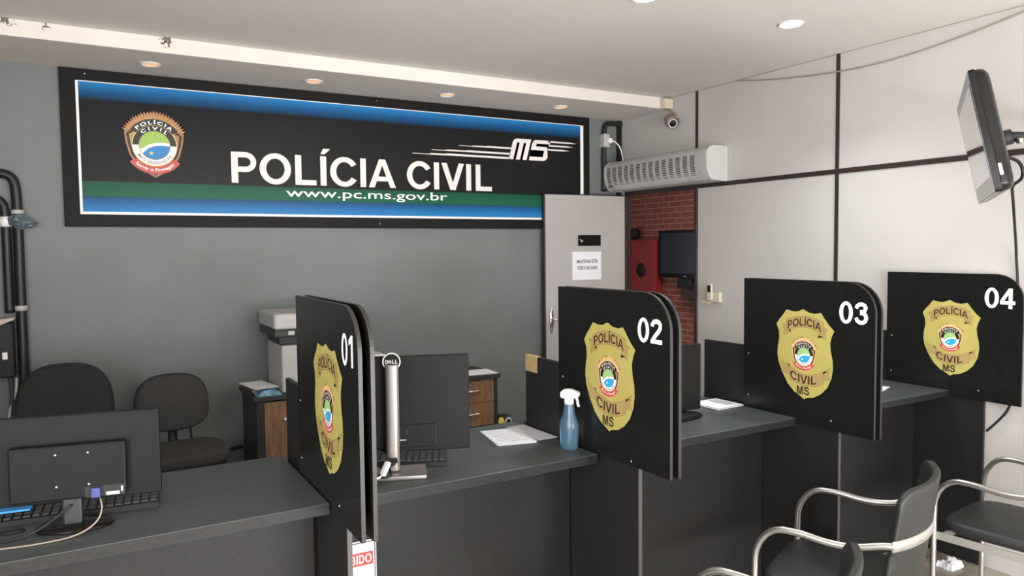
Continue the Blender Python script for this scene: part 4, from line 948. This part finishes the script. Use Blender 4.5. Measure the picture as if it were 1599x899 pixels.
mb.box(-.10, .10, -.08, .08, -.088, -.072, 'black_matte', bev=.003, mx=TM @ Matrix.Translation((.02, 0, 0)))
mb.tube([TM @ Vector((.02, 0, -.08)), TM @ Vector((.02, 0, -.13))], .03, 'black_matte', n=10)
p0 = TM @ Vector((.02, 0, -.125))
mb.tube([p0, (3.45, 1.45, 2.085), (3.985, 1.30, 2.09)], .02, 'black_matte', n=8)
mb.box(3.965, 3.99, 1.22, 1.38, 1.99, 2.19, 'black_matte', bev=.004); mb.build('wall_arm', tv, True)
MB().lathe([(.0001, 0), (.012, 0), (.012, .02), (.0001, .02)], 'chrome', n=12, mx=Matrix.Translation(p0 + Vector((0, -.035, -.03)))).build('arm_bolt', tv, True)
mb = MB(); mb.tube([TM @ Vector((-.20, -.09, -.08)), TM @ Vector((-.20, -.12, -.115)), TM @ Vector((-.22, -.18, -.11)), (3.30, 1.612, 1.905), (3.40, 1.655, 1.87), (3.70, 1.79, 1.755), (3.93, 1.893, 1.66), (3.975, 1.912, 1.605), (3.975, 1.90, 1.448), (3.98, 1.893, 1.2), (3.975, 1.905, .95), (3.975, 1.926, .839), (3.975, 1.984, .763), (3.975, 2.03, .71)], .006, 'black_matte', n=8, smooth_path=2)
tag(mb.build('power_cable'), 'black cable hanging from the television down the white wall', 'cable')

# ================================================================== WAITING CHAIRS
def waiting_chair(label, x, y, rz):
    t = thing('waiting_chair', label, 'chair', (x, y, 0), rz, 'waiting chairs in front of the counter')      # local +y is the front
    hw = .267
    mb = MB(); mb.pillow(superell(.475, .46, 5.0), .05, .02, 'seat', mx=Matrix.Translation((0, .0, .432)), bulge=.006); mb.build('seat', t)
    mb = MB()
    for s_ in (-1, 1): mb.box(s_ * (hw - .0115) - .006, s_ * (hw - .0115) + .006, -.21, .225, .375, .408, 'alu_flat', bev=.002)
    mb.box(-hw + .01, hw - .01, .19, .202, .375, .405, 'alu_flat', bev=.002); mb.box(-hw + .01, hw - .01, -.20, -.188, .375, .405, 'alu_flat', bev=.002); mb.build('seat_frame', t)
    for s_ in (-1, 1):
        mb = MB(); mb.tube([(s_ * hw, .228, .008), (s_ * hw, .228, .30), (s_ * hw, .228, .48), (s_ * hw, .224, .575), (s_ * hw, .165, .652), (s_ * hw, .07, .655), (s_ * hw, -.03, .640), (s_ * hw, -.11, .645), (s_ * (hw - .001), -.17, .662), (s_ * (hw - .002), -.20, .671), (s_ * (hw - .004), -.232, .674)], .0122, 'alu', n=12, smooth_path=2); a = mb.build('arm_tube', t)
        mb = MB(); mb.lathe([(.0001, 0), (.017, 0), (.017, .02), (.0001, .02)], 'black_matte', n=14, mx=Matrix.Translation((s_ * hw, .228, 0))); mb.build('foot_cap', a)
        mb = MB(); mb.tube([(s_ * (hw - .03), -.30, .008), (s_ * (hw - .03), -.20, .375), (s_ * (hw - .035), -.205, .47)], .0125, 'alu', n=12); l = mb.build('rear_leg', t)
        mb = MB(); mb.lathe([(.0001, 0), (.016, 0), (.016, .02), (.0001, .02)], 'black_matte', n=14, mx=Matrix.Translation((s_ * (hw - .03), -.302, 0))); mb.build('foot_cap', l)
    # curved backrest
    b = bmesh.new(); nx, nz = 17, 12; F = []; K = []
    def bp(u, v, off):
        ang = u * .66; x = .43 * math.sin(ang) * .97; yy = -.275 + .43 * (1 - math.cos(ang)) * .8
        # rounded outline
        z = .42 + .44 * v; yy -= .06 * (v - .35)
        edge = max(0, abs(u) - .75) / .25
        if v > .5: z -= .035 * edge ** 2.2
        nrm = Vector((math.sin(ang), -math.cos(ang), 0))
        return Vector((x, yy, z)) + nrm * off
    for j in range(nz + 1):
        F.append([b.verts.new(bp(-1 + 2 * i / nx, j / nz, -.014)) for i in range(nx + 1)]); K.append([b.verts.new(bp(-1 + 2 * i / nx, j / nz, .014)) for i in range(nx + 1)])
    for j in range(nz):
        for i in range(nx):
            b.faces.new((F[j][i], F[j][i + 1], F[j + 1][i + 1], F[j + 1][i])); b.faces.new((K[j][i], K[j + 1][i], K[j + 1][i + 1], K[j][i + 1]))
    for i in range(nx):
        b.faces.new((F[0][i], K[0][i], K[0][i + 1], F[0][i + 1])); b.faces.new((F[nz][i], F[nz][i + 1], K[nz][i + 1], K[nz][i]))
    for j in range(nz):
        b.faces.new((F[j][0], F[j + 1][0], K[j + 1][0], K[j][0])); b.faces.new((F[j][nx], K[j][nx], K[j + 1][nx], F[j + 1][nx]))
    bmesh.ops.recalc_face_normals(b, faces=b.faces[:])
    b.normal_update()
    es = [e for e in b.edges if len(e.link_faces) == 2 and e.calc_face_angle(0) > .9]
    bmesh.ops.bevel(b, geom=es, offset=.010, segments=3, affect='EDGES', profile=.5)
    mb = MB(); mb._merge(b, 'seat', True); mb.build('backrest', t)
    # flat strap behind the backrest
    b = bmesh.new(); A = []
    for i in range(25):
        u = -1.02 + 2.04 * i / 24; c = bp(u, .565, .0155); c2 = bp(u, .565, .0205); hgt = .018
        A.append([b.verts.new((c.x, c.y, .674 - hgt)), b.verts.new((c2.x, c2.y, .674 - hgt)), b.verts.new((c2.x, c2.y, .674 + hgt)), b.verts.new((c.x, c.y, .674 + hgt))])
    for P_, Q_ in zip(A, A[1:]):
        for j in range(4): b.faces.new((P_[j], P_[(j + 1) % 4], Q_[(j + 1) % 4], Q_[j]))
    b.faces.new(A[0][::-1]); b.faces.new(A[-1]); bmesh.ops.recalc_face_normals(b, faces=b.faces[:])
    mb = MB(); mb._merge(b, 'alu_flat', True); st = mb.build('back_strap', t)
    mb = MB()
    for u in (-.45, .45):
        c = bp(u, .565, .0205); mb.lathe([(.0001, -.001), (.008, -.001), (.006, .003), (.0001, .004)], 'chrome', n=10, mx=Matrix.Translation((c.x, c.y, .674)) @ Matrix.Rotation(PI / 2, 4, 'X'))
    mb.build('rivet', st)
    return t
wc = waiting_chair('black waiting chair with tube arms nearest the counter, backrest to us', 2.432, 1.758, .40)
c2 = copy_tree(wc); c2.location = (1.50, 1.42, 0); c2.rotation_euler = (0, 0, .40); c2['label'] = 'black waiting chair at the bottom photo edge, only arm and backrest top showing'
c3 = copy_tree(wc); c3.location = (3.49, 1.65, 0); c3.rotation_euler = (0, 0, .13); c3['label'] = 'black waiting chair beside the white wall at the right edge, seat in view'

mb = MB(); crumple(mb, 3.845, 2.13, .0005, .13, .10, .045, 'paper', 21, 8, 8)
tag(mb.build('crumpled_paper'), 'crumpled white paper on the floor by the right wall', 'paper')

# ================================================================== DOWNLIGHTS
def downlight(label, x, y, z, r, k, power, col, group):
    t = thing('downlight', label, 'ceiling light', (x, y, z), 0, group)
    mb = MB(); mb.tube([(r * math.cos(2 * PI * i / 28), r * math.sin(2 * PI * i / 28), -.002) for i in range(29)], .007, 'lamp_rim', n=8); mb.build('rim', t)
    mb = MB(); mb.lathe([(.0001, -.0045), (r - .004, -.0035), (r - .004, -.001), (.0001, -.001)], k, n=28); mb.build('lens', t)
    d_ = bpy.data.lights.new('downlight_bulb', 'SPOT'); d_.energy = power; d_.color = col; d_.spot_size = R_(125); d_.spot_blend = .8; d_.shadow_soft_size = r * .8
    o = bpy.data.objects.new('downlight_bulb', d_); COL.objects.link(o); o.location = (0, 0, -.02); o.parent = t
    return t
downlight('bright round ceiling downlight cut by the top photo edge', 2.287, 2.70, ZC, .058, 'lamp_cool', 22, (.93, .98, 1), 'bright ceiling downlights')
downlight('bright round ceiling downlight above panel 03, near the white wall', 3.232, 2.66, ZC, .058, 'lamp_cool', 22, (.93, .98, 1), 'bright ceiling downlights')
sl_ = ['dim warm soffit downlight above the banner emblem, leftmost of four', 'dim warm soffit downlight second from left above banner', 'dim warm soffit downlight third from left above banner', 'dim warm soffit downlight at right end above banner']
for i, x in enumerate((.374, 1.302, 2.228, 3.171)):
    downlight(sl_[i], x, 4.72, 2.735, .05, 'lamp_warm', 1.0, (1, .75, .5), 'dim soffit downlights')

# ================================================================== CORRIDOR THINGS
ct = thing('corridor_television', 'black television on the brick wall seen through the doorway', 'television', (6.45, 6.9, 1.3))
MB().box(6.40, 6.45, 6.42, 7.292, 1.285, 1.872, 'black_gloss', bev=.006).build('frame', ct, True)
MB().box(6.3985, 6.4005, 6.46, 7.25, 1.335, 1.835, 'screen_blue').build('screen', ct, True)
mb = MB(); mb.box(6.45, 6.50, 6.75, 7.0, 1.40, 1.75, 'black_matte', bev=.004); mb.box(6.43, 6.46, 6.72, 6.98, 1.16, 1.30, 'black_matte', bev=.01); mb.build('wall_bracket', ct, True)
MB().box(6.3975, 6.3990, 6.78, 6.84, 1.297, 1.303, 'chrome').build('logo_bar', ct, True)
mb = MB(); mb.box(6.40, 6.50, 6.52, 6.88, 1.02, 1.14, 'strip', bev=.006); mb.box(6.40, 6.50, 6.60, 6.72, .95, 1.02, 'strip', bev=.004)
tag(mb.build('set_top_box'), 'dark small device on the brick wall below the corridor television', 'device')
hb = thing('hose_cabinet', 'red metal hose cabinet with round dark opening on brick wall', 'fire hose cabinet', (6.4, 7.45, .85))
mb = MB(); mb.box(6.372, 6.499, 7.324, 7.82, .85, 1.76, 'red_box', bev=.006); mb.build('cabinet_body', hb, True)
MB().box(6.366, 6.3725, 7.34, 7.80, .865, 1.745, 'red_box', bev=.003).build('cabinet_door', hb, True)
mb = MB(); mb.lathe([(.0001, 0), (.095, 0), (.095, .003), (.0001, .003)], 'black_matte', n=32, mx=Matrix.Translation((6.3665, 7.60, 1.365)) @ Matrix.Rotation(-PI / 2, 4, 'Y')); mb.build('round_opening', hb, True)
sp = thing('emergency_siren', 'small black rounded device above the red hose cabinet', 'siren', (6.45, 7.66, 1.80))
mb = MB(); mb.lathe([(.0001, -.06), (.05, -.06), (.07, -.03), (.075, .03), (.06, .06), (.0001, .065)], 'black_matte', n=20, mx=Matrix.Translation((6.42, 7.80, 1.842)) @ Matrix.Rotation(R_(70), 4, 'X')); mb.build('siren_body', sp, True)
MB().box(6.44, 6.499, 7.77, 7.84, 1.82, 1.86, 'black_matte', bev=.004).build('siren_bracket', sp, True)
